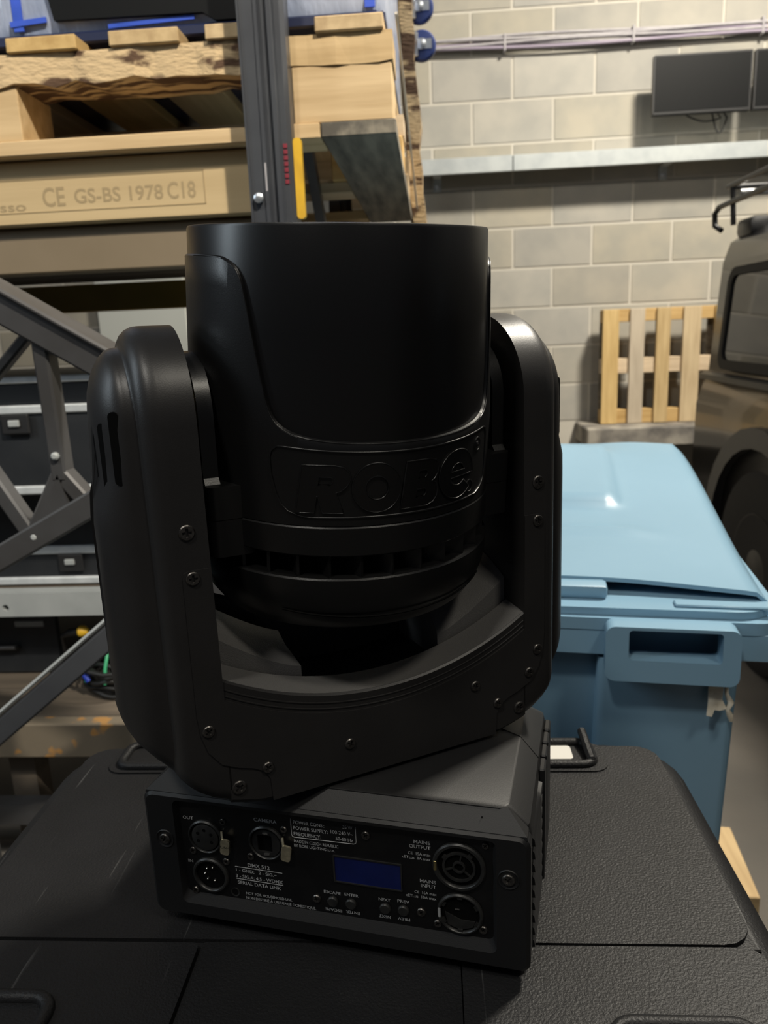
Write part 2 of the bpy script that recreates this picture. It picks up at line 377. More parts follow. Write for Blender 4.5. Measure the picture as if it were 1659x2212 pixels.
# ================================================================== VEHICLE at the right
car = thing('vehicle', (1.9, 1.5, 0.0), 'glossy black boxy off-road vehicle with a tubular roof rack', 'vehicle')
def carprof(grow=0.0):
    return [(1.16, 0.42), (1.085, 0.46), (1.07, 0.62), (1.075, 0.86), (1.10, 0.94), (1.115, 0.965), (1.15, 1.40), (1.175, 1.475), (1.24, 1.515), (1.40, 1.53)]
prof = carprof(); prof = prof + [(3.74 - x, z) for x, z in reversed(prof)]
rings = []
for y, s, dz in ((3.30, 0.93, 0.03), (3.285, 0.975, 0.01), (3.24, 1.0, 0.0), (0.9, 1.0, 0.0), (-0.5, 1.0, 0.0), (-0.55, 0.97, 0.01)):
    rings.append([(1.87 + (x - 1.87) * s, y, z * (1 if dz == 0 else 1 - dz * 0.5) + dz * 0.2) for x, z in prof])
b = NB(); loft(b, rings); body = mesh('body', b, 'car_black', car, 30)
b = NB(); prism(b, [(1.088, 0.955), (1.112, 0.955), (1.112, 0.985), (1.088, 0.975)], -0.5, 3.26, 'y'); mesh('belt_moulding', b, 'car_dull', car)
for y0, y1 in ((2.14, 3.13), (1.05, 2.02), (-0.1, 0.95)):
    def sidepl(y, z, off):
        x = 1.115 + (z - 0.965) / (1.40 - 0.965) * 0.035 - off
        return (x, y, z)
    outer = rrect(y0, y1, 1.00, 1.375, 0.06, 6); inner = rrect(y0 + 0.035, y1 - 0.035, 1.035, 1.345, 0.04, 6)
    b = NB(); loft(b, [[sidepl(*p, 0.0) for p in outer], [sidepl(*p, 0.012) for p in outer], [sidepl(*p, 0.012) for p in inner], [sidepl(*p, 0.002) for p in inner]], cap=False)
    fr = mesh('window', b, 'rubber', car, 40)
    b = NB(); b.faces.new([b.verts.new(sidepl(*p, 0.004)) for p in inner]); mesh('pane', b, 'glass_black', fr)
for yw in (2.55, 0.2):
    b = NB(); arch = [(yw + 0.46 * math.cos(R(a)), 0.40 + 0.44 * math.sin(R(a))) for a in range(0, 181, 12)]
    arch2 = [(yw + 0.39 * math.cos(R(a)), 0.40 + 0.37 * math.sin(R(a))) for a in range(180, -1, -12)]
    prism(b, arch + arch2, 1.045, 1.12, 'x'); mesh('wheel_arch', b, 'car_dull', car, 30)
    b = NB(); revolve(b, ((0.36, 1.085), (0.36, 1.0755)), 40, 'x', (0, yw, 0.40)); mesh('wheel_well', b, 'hole_black', car)
    b = NB(); revolve(b, ((0.20, 1.066), (0.31, 1.058), (0.345, 1.073), (0.352, 1.17), (0.345, 1.27), (0.31, 1.285), (0.2, 1.28)), 48, 'x', (0, yw, 0.352)); ty = mesh('wheel', b, 'tyre', car, 40)
    b = NB(); revolve(b, ((0.06, 1.06), (0.10, 1.075), (0.19, 1.068), (0.2, 1.064), (0.2, 1.1)), 36, 'x', (0, yw, 0.352)); mesh('rim', b, 'car_dull', ty, 40)
for yw in (2.55, 0.2):
    b = NB(); revolve(b, ((0.20, 2.66), (0.345, 2.665), (0.352, 2.57), (0.345, 2.47), (0.2, 2.46)), 40, 'x', (0, yw, 0.352)); mesh('wheel', b, 'tyre', car, 40)
# roof gutter rail and rack
b = NB(); tube(b, [(1.13, 3.22, 1.52), (1.115, 3.25, 1.54), (1.112, 3.25, 1.585), (1.118, 3.22, 1.605), (1.12, 3.15, 1.607), (1.12, 2.2, 1.607), (1.12, 0.3, 1.607)], 0.011, 8); mesh('rack_rail', b, 'car_dull', car, 60)
b = NB(); tube(b, [(1.12, 3.14, 1.665), (1.12, 0.3, 1.665)], 0.011, 8); mesh('rack_rail', b, 'car_dull', car, 60)
b = NB(); tube(b, [(1.125, 3.14, 1.665), (2.6, 3.14, 1.665)], 0.011, 8); mesh('rack_rail', b, 'car_dull', car, 60)
for y in (3.10, 2.75, 2.4, 1.9, 1.4, 0.9, 0.4):
    b = NB(); tube(b, [(1.13, y, 1.525), (1.12, y, 1.665)], 0.010, 8); mesh('rack_post', b, 'car_dull', car, 60)
    b = NB(); tube(b, [(1.13, y - 0.05, 1.632), (2.6, y - 0.05, 1.632)], 0.012, 8); mesh('rack_crossbar', b, 'tube_silver', car, 60)
b = NB(); tube(b, [(2.61, 3.14, 1.665), (2.61, 0.3, 1.665)], 0.011, 8); mesh('rack_rail', b, 'car_dull', car, 60)
for y in (3.1, 1.9, 0.4):
    b = NB(); tube(b, [(2.6, y, 1.51), (2.61, y, 1.665)], 0.010, 8); mesh('rack_post', b, 'car_dull', car, 60)
b = NB(); box(b, 1.20, 1.36, 3.12, 3.27, 1.49, 1.56, 0.02, 2); mesh('roof_vent', b, 'car_dull', car, 40)

# timber on the floor by the bin
t = thing('timber_offcut', (0.57, 1.3, 0.0), 'pale timber skid on the floor to the right of the blue bin', 'timber')
b = NB(); obox(b, Vector((0.548, 1.365, 0.125)), (0.085, 0.21, 0.05), Matrix.Rotation(R(-6), 3, 'Z'), 0.002); mesh('top_board', b, 'wood_y', t)
for yy in (1.32, 1.43):
    b = NB(); obox(b, Vector((0.548 + (yy - 1.365) * 0.1, yy, 0.05)), (0.075, 0.08, 0.1), Matrix.Rotation(R(-9), 3, 'Z'), 0.002); mesh('bearer', b, 'wood_x', t)

# ================================================================== BLUE WHEELED BIN (own frame: u across, v away from the camera)
bn = thing('wheeled_bin', (0.0835, 0.828, 0.0), 'light blue plastic wheeled bin with a closed lid behind the stage light', 'bin')
bn.rotation_euler = (0, 0, R(-9)); ORG[bn.name] = Vector((0, 0, 0))
W2 = 0.29
rings = []
for z, hx, v0, v1, r in ((0.10, 0.205, 0.10, 0.60, 0.04), (0.16, 0.215, 0.075, 0.61, 0.05), (0.60, 0.237, 0.040, 0.70, 0.05), (0.85, 0.250, 0.022, 0.735, 0.05), (0.872, 0.250, 0.02, 0.74, 0.05)):
    rings.append([(x, v, z) for x, v in rrect(-hx, hx, v0, v1, r, 5)])
b = NB(); loft(b, rings); bb = mesh('body', b, 'bin_blue', bn, 35)
for s in (-1, 1):
    b = NB(); rg = []
    for z, x0, x1, v in ((0.12, 0.075, 0.205, 0.062), (0.60, 0.088, 0.238, 0.012), (0.833, 0.094, 0.243, -0.002)):
        rg.append([(s * x, y, z) for x, y in rrect(x0, x1, v, v + 0.09, 0.010, 3)])
    loft(b, rg); mesh('corner_column', b, 'bin_blue', bn, 35)
# rim: rounded frame with a skirt
b = NB()
prism(b, rrect(-W2, W2, -0.004, 0.765, 0.035, 6), 0.868, 0.882, 'z', holes=[rrect(-0.235, 0.235, 0.04, 0.72, 0.04, 6)])
mesh('rim', b, 'bin_blue', bn, 40)
b = NB()
prism(b, [(-W2, 0.03), (-W2 + 0.006, 0.03), (-W2 + 0.006, 0.759), (W2 - 0.006, 0.759), (W2 - 0.006, 0.03), (W2, 0.03), (W2, 0.765), (-W2, 0.765)], 0.838, 0.8685, 'z')
for xa, xb in ((-0.104, 0.104), (0.232, W2), (-W2, -0.232)): box(b, xa, xb, -0.003, 0.003, 0.838, 0.8685, 0.001)
box(b, W2 - 0.006, W2, 0.0, 0.032, 0.838, 0.8685); box(b, -W2, -W2 + 0.006, 0.0, 0.032, 0.838, 0.8685)
mesh('rim_skirt', b, 'bin_blue', bn, 40)
for s in (-1, 1):
    b = NB()
    x0, x1 = (0.100, 0.236) if s > 0 else (-0.236, -0.100)
    prism(b, rrect(x0, x1, 0.820, 0.8825, 0.010, 4), -0.030, -0.002, 'y', holes=[rrect(x0 + 0.024, x1 - 0.018, 0.8450, 0.8790, 0.004, 3)])
    bmesh.ops.bevel(b, geom=[e for e in b.edges if e.is_boundary is False and len(e.link_faces) == 2 and e.calc_face_angle(0) > 1.2], offset=0.003, segments=2, affect='EDGES')
    mesh('handle', b, 'bin_blue', bn, 40)
    b = NB(); revolve(b, ((0.03, s * 0.235), (0.095, s * 0.232), (0.1, s * 0.24), (0.1, s * 0.27), (0.095, s * 0.278), (0.03, s * 0.275)), 28, 'x', (0, 0.10, 0.1)); mesh('wheel', b, 'rubber', bn, 40)
b = NB(); tube(b, [(-0.25, 0.10, 0.1), (0.25, 0.10, 0.1)], 0.012, 10); mesh('axle', b, 'steel_dark', bn, 60)
# lid
def lidz(u, v):
    z = 0.900 + 0.062 * smooth01(0.0, 0.72, v)
    z += 0.010 * (1 - (abs(u) / 0.28) ** 2)
    emb = smooth01(0.30, 0.33, v) * (1 - smooth01(0.60, 0.64, v)) * (1 - smooth01(0.125, 0.145, abs(u)))
    z += 0.014 * emb
    z -= 0.006 * smooth01(0.62, 0.70, v) * (1 - smooth01(0.10, 0.2, abs(u)))
    z += 0.006 * math.exp(-((v - 0.20 - 0.02 * math.sin(u * 14)) / 0.012) ** 2) * (1 - smooth01(0.14, 0.2, abs(u)))
    return z
b = NB(); nu, nv = 48, 56; G = []
for j in range(nv + 1):
    row = []
    for i in range(nu + 1):
        u = -0.276 + 0.552 * i / nu
        v0 = 0.055 - 0.012 * smooth01(0.10, 0.27, u)
        v = v0 + (0.752 - v0) * j / nv
        # rounded far corners
        e = max(0, abs(u) - 0.226); v = min(v, 0.752 - 0.05 * (1 - math.sqrt(max(0, 1 - (e / 0.05) ** 2))))
        z = lidz(u, v)
        z -= 0.010 * smooth01(0.262, 0.276, abs(u)) + 0.012 * smooth01(0.735, 0.752, v)
        row.append(b.verts.new((u, v, z)))
    G.append(row)
for j in range(nv):
    for i in range(nu): b.faces.new((G[j][i], G[j][i + 1], G[j + 1][i + 1], G[j + 1][i]))
g = bmesh.ops.extrude_face_region(b, geom=list(b.faces))
for e in g['geom']:
    if isinstance(e, bmesh.types.BMVert): e.co.z -= 0.005
mesh('lid', b, 'bin_blue', bn, 50)
# lid hem: the rounded flange that sits on the rim, and the skirt closing it under the sheet except at the grips
b = NB(); prism(b, rrect(-0.281, 0.281, 0.004, 0.757, 0.045, 8), 0.8825, 0.891, 'z')
bmesh.ops.bevel(b, geom=[e for e in b.edges if e.calc_face_angle(0) > 1.0], offset=0.003, segments=2, affect='EDGES')
mesh('lid_flange', b, 'bin_blue', bn, 40)
b = NB(); box(b, -0.10, 0.105, 0.030, 0.066, 0.8905, 0.907, 0.005, 2); mesh('lid_front_hem', b, 'bin_blue', bn, 40)
b = NB(); box(b, -0.268, 0.268, 0.12, 0.74, 0.8905, 0.8965); mesh('lid_core', b, 'bin_blue', bn)
for s in (-1, 1):
    b = NB(); box(b, s * 0.225 - 0.05, s * 0.225 + 0.05 - 0.0, 0.012, 0.030, 0.8905, 0.8945, 0.0015); mesh('grip_lip', b, 'bin_blue', bn, 40)
    b = NB(); prism(b, [(0.10, 0.8905), (0.745, 0.8905), (0.745, 0.938), (0.40, 0.926), (0.10, 0.893)], s * 0.272, s * 0.262, 'x'); mesh('lid_side', b, 'bin_blue', bn)
b = NB(); box(b, -0.25, 0.25, 0.735, 0.747, 0.8905, 0.945); mesh('lid_back', b, 'bin_blue', bn)
t = thing('torn_tag', (0.300, 0.78, 0.765), 'torn cream paper tag dangling under the bin handle', 'tag')
b = NB(); prism(b, [(0.287, 0.822), (0.3035, 0.822), (0.3025, 0.797), (0.3080, 0.786), (0.3000, 0.784), (0.2950, 0.785), (0.2925, 0.777), (0.2870, 0.778), (0.2880, 0.795)], 0.7800, 0.7815, 'y'); mesh('paper', b, 'rag', t)
b = NB(); tube(b, [(0.305, 0.781, 0.822), (0.307, 0.781, 0.803), (0.312, 0.781, 0.793), (0.309, 0.781, 0.785), (0.312, 0.781, 0.778), (0.3135, 0.781, 0.771)], [0.002, 0.0022, 0.0036, 0.0024, 0.0036, 0.002], 7); mesh('string', b, 'rag', t, 60)

# ================================================================== PALLET RACK at the left
rk = thing('pallet_rack', (-0.9, 1.7, 0.0), 'dark grey pallet rack with tan and ochre beams at the left', 'rack')
X0, X1, YF = -0.273, -0.205, 1.25
def upright(x0, x1, yf, m='rack_grey', holes=True):
    b = NB()
    hz = [0.10 + 0.0905 * k for k in range(29)]
    # flange with keyholes
    prism(b, [(x0, 0.0), (x0 + 0.030, 0.0), (x0 + 0.030, 2.75), (x0, 2.75)], yf, yf + 0.003, 'y', holes=[circ(x0 + 0.0125, z, 0.0065, 8) for z in hz] if holes else [])
    pr = [(x0 + 0.030, yf), (x0 + 0.034, yf + 0.010), (x0 + 0.040, yf + 0.010), (x0 + 0.0435, yf + 0.002), (x0 + 0.050, yf + 0.002), (x0 + 0.054, yf + 0.008), (x1 - 0.006, yf + 0.008), (x1, yf + 0.016),
          (x1, yf + 0.055), (x1 - 0.003, yf + 0.055), (x1 - 0.003, yf + 0.018), (x1 - 0.008, yf + 0.012), (x0 + 0.053, yf + 0.012), (x0 + 0.030, yf + 0.014), (x0 + 0.003, yf + 0.014), (x0 + 0.003, yf + 0.055), (x0, yf + 0.055), (x0, yf + 0.003), (x0 + 0.030, yf + 0.003)]
    prism(b, pr, 0.0, 2.75, 'z')
    return b
up = mesh('upright', upright(X0, X1, YF), 'rack_grey', rk)
b = NB(); prism(b, [(X0 + 0.0285, 1.455), (X0 + 0.0285, 1.415), (X0 + 0.026, 1.415), (X0 + 0.026, 1.455)], YF - 0.0006, YF, 'y'); mesh('pale_strip', b, 'cable_grey', up)  # thin pale grey strip near the flange edge
for z in (1.405,):
    b = NB(); revolve(b, ((0.0075, YF), (0.0075, YF - 0.006), (0.004, YF - 0.008)), 10, 'y', (X0 + 0.014, 0, z)); mesh('bolt', b, 'zinc', up, 40)
b = NB()
for k in range(7): box(b, X1 - 0.0125, X1 - 0.0065, YF + 0.0065, YF + 0.008, 1.425 + k * 0.0085, 1.431 + k * 0.0085)
mesh('red_lettering', b, 'red_print', up)
mesh('upright', upright(X0, X1, 2.25, holes=False), 'rack_grey', rk)
mesh('upright', upright(-2.0, -1.932, YF), 'rack_grey', rk)
b = NB(); box(b, -1.93, X0, 1.345, 1.385, 1.318, 1.393, 0.004); mesh('front_beam', b, 'rack_tan', rk, 40)
b = NB(); box(b, -1.93, X0, 2.20, 2.24, 1.285, 1.36, 0.004); mesh('rear_beam', b, 'rack_ochre', rk, 40)
for k in range(6):
    b = NB(); box(b, -1.92, X0 - 0.01, 1.40 + k * 0.135, 1.525 + k * 0.135, 1.365, 1.393); mesh('deck_board', b, 'platform_wood', rk)
b = NB(); prism(b, [(-1.93, 0.583), (X0, 0.583), (X0, 0.640), (-1.93, 0.640)], 1.64, 1.68, 'y', holes=[circ(-1.01, 0.605, 0.008, 10)]); mesh('lower_front_beam', b, 'steel_light', rk)
b = NB(); box(b, -1.93, X0, 2.25, 2.29, 0.583, 0.640, 0.003); mesh('lower_rear_beam', b, 'steel_light', rk)
for k in range(5):
    b = NB(); box(b, -1.92, X0 - 0.01, 1.69 + k * 0.12, 1.80 + k * 0.12, 0.612, 0.638); mesh('deck_board', b, 'platform_wood', rk)
b = NB(); bar(b, (X0 + 0.03, 1.31, 0.2), (X0 + 0.03, 2.25, 1.0), 0.03, 0.02, up=Vector((1, 0, 0))); mesh('brace', b, 'rack_grey', rk)
b = NB(); bar(b, (X0 + 0.03, 1.31, 1.9), (X0 + 0.03, 2.25, 1.1), 0.03, 0.02, up=Vector((1, 0, 0))); mesh('brace', b, 'rack_grey', rk)

b = NB(); prism(b, rrect(-0.2045, -0.1915, 1.375, 1.492, 0.005, 3), YF + 0.018, YF + 0.030, 'y')
solo('beam_lock_lever', b, 'safety_yellow', 'slim yellow plastic strip beside the dark rack upright', 'lever')

# stamped timber resting on the beam
b = NB(); box(b, -1.85, -0.285, 1.325, 1.40, 1.3945, 1.4935, 0.003)
tb = solo('stamped_timber', b, 'timber', 'tan timber beam with a stamped grade mark under the loaded pallet', 'timber')
label_text('stamp', 'CE', -0.618, 1.4375, 0.038, 0.029, 1.3246, 'stamp_ink', tb)
label_text('stamp', 'GS-BS 1978', -0.508, 1.4365, 0.150, 0.022, 1.3246, 'stamp_ink', tb)
label_text('stamp', 'C18', -0.402, 1.4375, 0.047, 0.025, 1.3246, 'stamp_ink', tb)
label_text('stamp', 'sso', -0.690, 1.425, 0.045, 0.014, 1.3246, 'stamp_ink', tb)
b = NB(); box(b, -0.90, -0.363, 1.3242, 1.325, 1.414, 1.4152); box(b, -0.90, -0.363, 1.3242, 1.325, 1.4648, 1.466); box(b, -0.3642, -0.363, 1.3242, 1.325, 1.414, 1.466); mesh('stamp_border', b, 'stamp_ink', tb)

# loaded pallet
pl = thing('loaded_pallet', (-0.62, 1.8, 1.495), 'rough wooden pallet with bark edges on the rack carrying wrapped goods', 'pallet')
def rough(x0, x1, y0, y1, z0, z1, ax, amp=0.003, n=14, seed=0):
    """board with a slightly waney long edge"""
    b = NB(); rg = []
    rnd = random.Random(seed)
    for k in range(n + 1):
        t_ = k / n; d = [rnd.uniform(-amp, amp) for _ in range(4)]
        if ax == 'x':
            x = x0 + (x1 - x0) * t_; rg.append([(x, y0 + d[0], z0 + d[1]), (x, y1, z0 + d[2]), (x, y1, z1), (x, y0 + d[0] * 0.5, z1 + d[3] * 0.3)])
        else:
            y = y0 + (y1 - y0) * t_; rg.append([(x0 + d[0], y, z0 + d[1] * 0.3), (x1 + d[2], y, z0 + d[1] * 0.3), (x1 + d[2], y, z1), (x0 + d[0], y, z1)])
    loft(b, rg); return b
for i, (a, c) in enumerate(((-1.20, -1.09), (-1.02, -0.91), (-0.835, -0.725), (-0.648, -0.536), (-0.484, -0.374), (-0.333, -0.223), (-0.164, -0.060))):
    b = NB(); box(b, a, c, 1.292, 2.31, 1.643, 1.664, 0.0015); mesh('deck_board', b, 'wood_y', pl)
mesh('stringer', rough(-1.20, -0.222, 1.30, 1.40, 1.598, 1.643, 'x', 0.005, 30, 3), 'bark', pl)
mesh('stringer', rough(-0.222, -0.047, 1.30, 1.40, 1.600, 1.6425, 'x', 0.002, 8, 5), 'wood_x', pl)
for y in (1.78, 2.20): mesh('stringer', rough(-1.20, -0.047, y, y + 0.1, 1.60, 1.643, 'x', 0.002, 12, int(y * 10)), 'wood_x', pl)
for xa, xb in ((-1.20, -1.06), (-0.76, -0.645), (-0.205, -0.050)):
    for y in (1.302, 1.77, 2.19):
        b = NB(); box(b, xa, xb, y, y + 0.115, 1.5185, 1.5995, 0.0015); mesh('pallet_block', b, 'wood_x', pl)
for y in (1.296, 1.79, 2.215):
    b = NB(); box(b, -1.20, -0.165, y, y + 0.095, 1.496, 1.5183, 0.0015); mesh('bottom_board', b, 'wood_x', pl)
b = NB(); box(b, -0.1635, -0.046, 1.298, 2.31, 1.497, 1.5185, 0.0015); mesh('bottom_board', b, 'grey_brown_wood', pl)
b = NB(); tube(b, [(-0.040, 1.29, 1.66), (-0.036, 1.45, 1.61), (-0.028, 2.1, 1.50)], 0.0022, 6); solo('strap', b, 'rope', 'thin pale cord running back along the side of the loaded pallet', 'cord', smooth=60)

ld = thing('wrapped_goods', (-0.62, 1.8, 1.665), 'film-wrapped goods with blue tape and a black panel on the pallet', 'goods')
b = NB(); box(b, -1.15, -0.065, 1.345, 2.25, 1.681, 2.20, 0.02, 2); mesh('film_wrap', b, 'film', ld, 40)
b = NB(); box(b, -1.16, -0.058, 1.335, 2.26, 1.6645, 1.682, 0.003); mesh('base_sheet', b, 'navy', ld)
b = NB(); prism(b, [(-0.585, 1.700), (-0.345, 1.697), (-0.325, 1.685), (-0.235, 1.685), (-0.235, 2.1), (-0.66, 2.1)], 1.336, 1.3445, 'y'); mesh('black_panel', b, 'screen_black', ld)
for x in (-0.655, -0.090):
    b = NB(); box(b, x, x + 0.016, 1.3425, 1.346, 1.69, 2.15); mesh('tape', b, 'tape_blue', ld)
b = NB(); bar(b, (-0.50, 1.3425, 1.688), (-0.36, 1.3425, 1.693), 0.006, 0.003); mesh('tape', b, 'tape_blue', ld)
b = NB(); bar(b, (-0.66, 1.3425, 1.70), (-0.60, 1.3425, 1.704), 0.008, 0.003); mesh('tape', b, 'tape_blue', ld)

# upright dolly with blue castors behind the pallet
dl = thing('dolly', (0.0, 2.40, 0.0), 'rough wooden dolly stood on edge with blue castor wheels, right of the pallet', 'dolly')
b = NB(); prism(b, [(0.020, 0.0), (0.050, 0.0), (-0.062, 2.45), (-0.095, 2.45)], 2.367, 2.40, 'y'); mesh('deck', b, 'wood_z', dl)
b = NB(); rnd = random.Random(4); rg = []
for k in range(46):
    z = 2.45 * k / 45; e = rnd.uniform(-0.006, 0.006) - 0.012 - 0.044 * (z - 1.52); rg.append([(-0.032 + e, 2.30, z), (0.004 + e, 2.30, z), (0.006 + e, 2.366, z), (-0.032 + e, 2.366, z)])
loft(b, rg); mesh('edge_board', b, 'bark', dl)
for z in (2.040, 1.948, 0.9):
    xe = -0.008 - 0.044 * (z - 1.52) if z > 1 else 0.02
    b = NB(); box(b, xe - 0.01, xe + 0.012, 2.315, 2.36, z - 0.030, z + 0.030, 0.002); box(b, xe + 0.008, xe + 0.048, 2.316, 2.320, z - 0.012, z + 0.012); box(b, xe + 0.008, xe + 0.048, 2.354, 2.358, z - 0.012, z + 0.012); br = mesh('castor_bracket', b, 'zinc', dl)
    b = NB(); revolve(b, ((0.018, 2.323), (0.035, 2.325), (0.039, 2.330), (0.039, 2.344), (0.035, 2.349), (0.018, 2.351)), 32, 'y', (xe + 0.021, 0, z)); wl = mesh('castor_wheel', b, 'wheel_blue', dl, 40)
    b = NB(); revolve(b, ((0.014, 2.323), (0.014, 2.314), (0.008, 2.312)), 16, 'y', (xe + 0.020, 0, z)); mesh('hub', b, 'zinc', wl, 40)

# flight cases on the lower shelf
def flight_case(z0, z1, split, label, x0=-1.75, x1=-0.60, yf=1.70):
    t = thing('flight_case', ((x0 + x1) / 2, 1.95, z0), label, 'case', 'flight cases on the rack')
    b = NB(); box(b, x0 + 0.004, x1 - 0.004, yf + 0.004, 2.20, z0, z1 - 0.004); mesh('panel_shell', b, 'flight_black', t)
    for a, c in ((z0 + 0.001, z0 + 0.020), (split[0], split[1]), (z1 - 0.014, z1)):
        b = NB(); box(b, x0, x1, yf - 0.003, yf + 0.008, a, c, 0.003); box(b, x1 - 0.008, x1, yf + 0.008, 2.20, a, c, 0.002); mesh('edging', b, 'aluminium', t, 40)
    for x in (-0.865,):
        zc = (split[0] + split[1]) / 2
        b = NB(); box(b, x - 0.03, x + 0.03, yf - 0.010, yf - 0.002, zc - 0.05, zc - 0.008, 0.003); la = mesh('latch', b, 'bezel_black', t)
        b = NB(); box(b, x - 0.012, x + 0.012, yf - 0.016, yf - 0.009, zc - 0.034, zc - 0.02, 0.002); mesh('latch_tab', b, 'steel_light', la)
    return t
flight_case(0.890, 1.138, (1.0614, 1.0797), 'black flight case with aluminium edging, the upper of two on the rack', yf=1.55)
flight_case(0.640, 0.8885, (0.716, 0.736), 'black flight case with aluminium edging, the lower of two on the rack')

# grey lattice frame in front of the rack
lf = thing('lattice_frame', (-0.55, 1.0, 0.0), 'dark grey steel lattice frame crossing diagonally at the left edge', 'frame')
def member(name, p, q, wd, th=0.03, y=1.0, m='steel_dark'):
    b = NB(); bar(b, (p[0], y, p[1]), (q[0], y, q[1]), wd, th, 0.003); return mesh(name, b, m, lf)
member('upper_chord', (-0.70, 1.341), (-0.30, 1.095), 0.038, 0.045)
member('upper_flange', (-0.70, 1.366), (-0.30, 1.120), 0.008, 0.060)
member('strut', (-0.506, 1.205), (-0.504, 1.02), 0.021, 0.03)
member('strut', (-0.504, 1.03), (-0.562, 0.93), 0.022, 0.028)
member('strut', (-0.504, 1.03), (-0.462, 0.975), 0.022, 0.028)
member('strut', (-0.62, 1.06), (-0.552, 0.935), 0.022, 0.026)
member('strut', (-0.66, 1.10), (-0.535, 1.218), 0.014, 0.02, 1.03)
member('lower_chord', (-0.72, 0.855), (-0.30, 1.072), 0.034, 0.04)
b = NB(); prism(b, [(-0.56, 0.93), (-0.49, 0.965), (-0.505, 1.03)], 0.985, 0.997, 'y'); mesh('gusset', b, 'steel_dark', lf)
member('bottom_rail', (-0.78, 0.545), (-0.30, 0.925), 0.032, 0.05, 1.0, 'rack_grey')
member('bottom_rail_flange', (-0.78, 0.572), (-0.30, 0.952), 0.006, 0.055, 1.0, 'steel_light')
member('leg', (-0.72, 1.37), (-0.72, 0.0), 0.04, 0.045, 1.0)
member('leg', (-0.30, 1.14), (-0.30, 0.0), 0.04, 0.045, 1.0)
for x, z in ((-0.525, 1.243), (-0.503, 1.055), (-0.548, 0.945)):
    b = NB(); revolve(b, ((0.0055, 0.985), (0.0055, 0.981), (0.003, 0.979)), 10, 'y', (x, 0, z)); mesh('bolt', b, 'steel_light', lf, 40)

# low platform with odds and ends
pf = thing('low_platform', (-0.9, 1.75, 0.0), 'low brown timber platform with a worn front board at lower left', 'platform')
for k in range(5):
    b = NB(); box(b, -1.7, -0.34, 1.53 + k * 0.13, 1.655 + k * 0.13, 0.362, 0.387, 0.002); mesh('plank', b, 'platform_wood', pf)
b = NB(); box(b, -1.7, -0.34, 1.49, 1.528, 0.305, 0.387, 0.003); mesh('front_board', b, 'rust_wood', pf)
for x in (-1.6, -1.0, -0.42):
    b = NB(); box(b, x, x + 0.06, 1.54, 1.60, 0.0, 0.361); mesh('leg', b, 'platform_wood', pf)
    b = NB(); box(b, x, x + 0.06, 2.08, 2.14, 0.0, 0.361); mesh('leg', b, 'platform_wood', pf)
b = NB(); bar(b, (-1.6, 1.51, 0.16), (-0.42, 1.51, 0.16), 0.05, 0.04); mesh('lower_rail', b, 'steel_dark', pf)
t = thing('equipment_box', (-1.10, 1.85, 0.387), 'black equipment box with a pale label strip on the low platform', 'box')
b = NB(); box(b, -1.45, -0.95, 1.75, 2.05, 0.3875, 0.56, 0.006); mesh('body', b, 'flight_black', t)
b = NB(); box(b, -1.06, -0.985, 1.747, 1.7505, 0.515, 0.530, 0.001); mesh('label_strip', b, 'steel_light', t)
b = NB(); tube(b, [(-1.20, 1.75, 0.46), (-1.20, 1.735, 0.465), (-1.06, 1.735, 0.465), (-1.06, 1.75, 0.46)], 0.006, 8); mesh('handle', b, 'steel_dark', t, 60)
t = thing('plug', (-0.90, 1.70, 0.387), 'black plug with a bright yellow tip beside the equipment box', 'plug')
b = NB(); tube(b, [(-0.925, 1.74, 0.389), (-0.93, 1.73, 0.46), (-0.92, 1.71, 0.505), (-0.895, 1.70, 0.517), (-0.868, 1.69, 0.524)], [0.005, 0.005, 0.006, 0.010, 0.010], 10); mesh('plug_body', b, 'cable_black', t, 60)
b = NB(); revolve(b, ((0.010, 0.0), (0.014, 0.004), (0.014, 0.014), (0.006, 0.026)), 14, 'x', (-0.868, 1.69, 0.524)); mesh('yellow_tip', b, 'safety_yellow', t, 40)
t = thing('cable_coil', (-0.78, 1.68, 0.387), 'coil of black cable tied with green wires on the low platform', 'cable')
rnd = random.Random(12)
for k in range(9):
    rx = 0.085 + rnd.uniform(-0.02, 0.02); ry = 0.075 + rnd.uniform(-0.015, 0.015); cz = 0.398 + k * 0.0085; px = rnd.uniform(-0.012, 0.012); tl = rnd.uniform(-0.10, 0.10)
    pts = [(-0.765 + px + rx * math.cos(2 * math.pi * j / 28), 1.68 + ry * math.sin(2 * math.pi * j / 28), max(0.3945, cz + tl * 0.05 * math.cos(2 * math.pi * j / 28) + 0.004 * math.sin(5 * j + k))) for j in range(28)]
    b = NB(); tube(b, pts, 0.006, 7, closed=True); mesh('cable_turn', b, 'cable_black', t, 60)
for k, (a, dz) in enumerate(((200, 0.0), (230, 0.02), (265, 0.03), (300, 0.02), (330, 0.0), (180, 0.01))):
    ca, sa = math.cos(R(a)), math.sin(R(a))
    pts = [(-0.765 + ca * r_, 1.66 + sa * r_ * 0.7, z_) for r_, z_ in ((0.0, 0.505 + dz * 0.3), (0.03, 0.51), (0.06, 0.495), (0.085, 0.465), (0.095, 0.43))]
    b = NB(); tube(b, pts, 0.004, 7); mesh('green_tie', b, 'green_wire', t, 60)
b = NB(); tube(b, [(-0.765, 1.66, 0.50), (-0.762, 1.655, 0.53), (-0.764, 1.65, 0.545)], 0.004, 7); mesh('green_tie', b, 'green_wire', t, 60)
b = NB(); tube(b, [(-0.835, 1.61, 0.47), (-0.825, 1.605, 0.45), (-0.815, 1.602, 0.435)], 0.007, 7); mesh('blue_tie', b, 'blue_wire', t, 60)

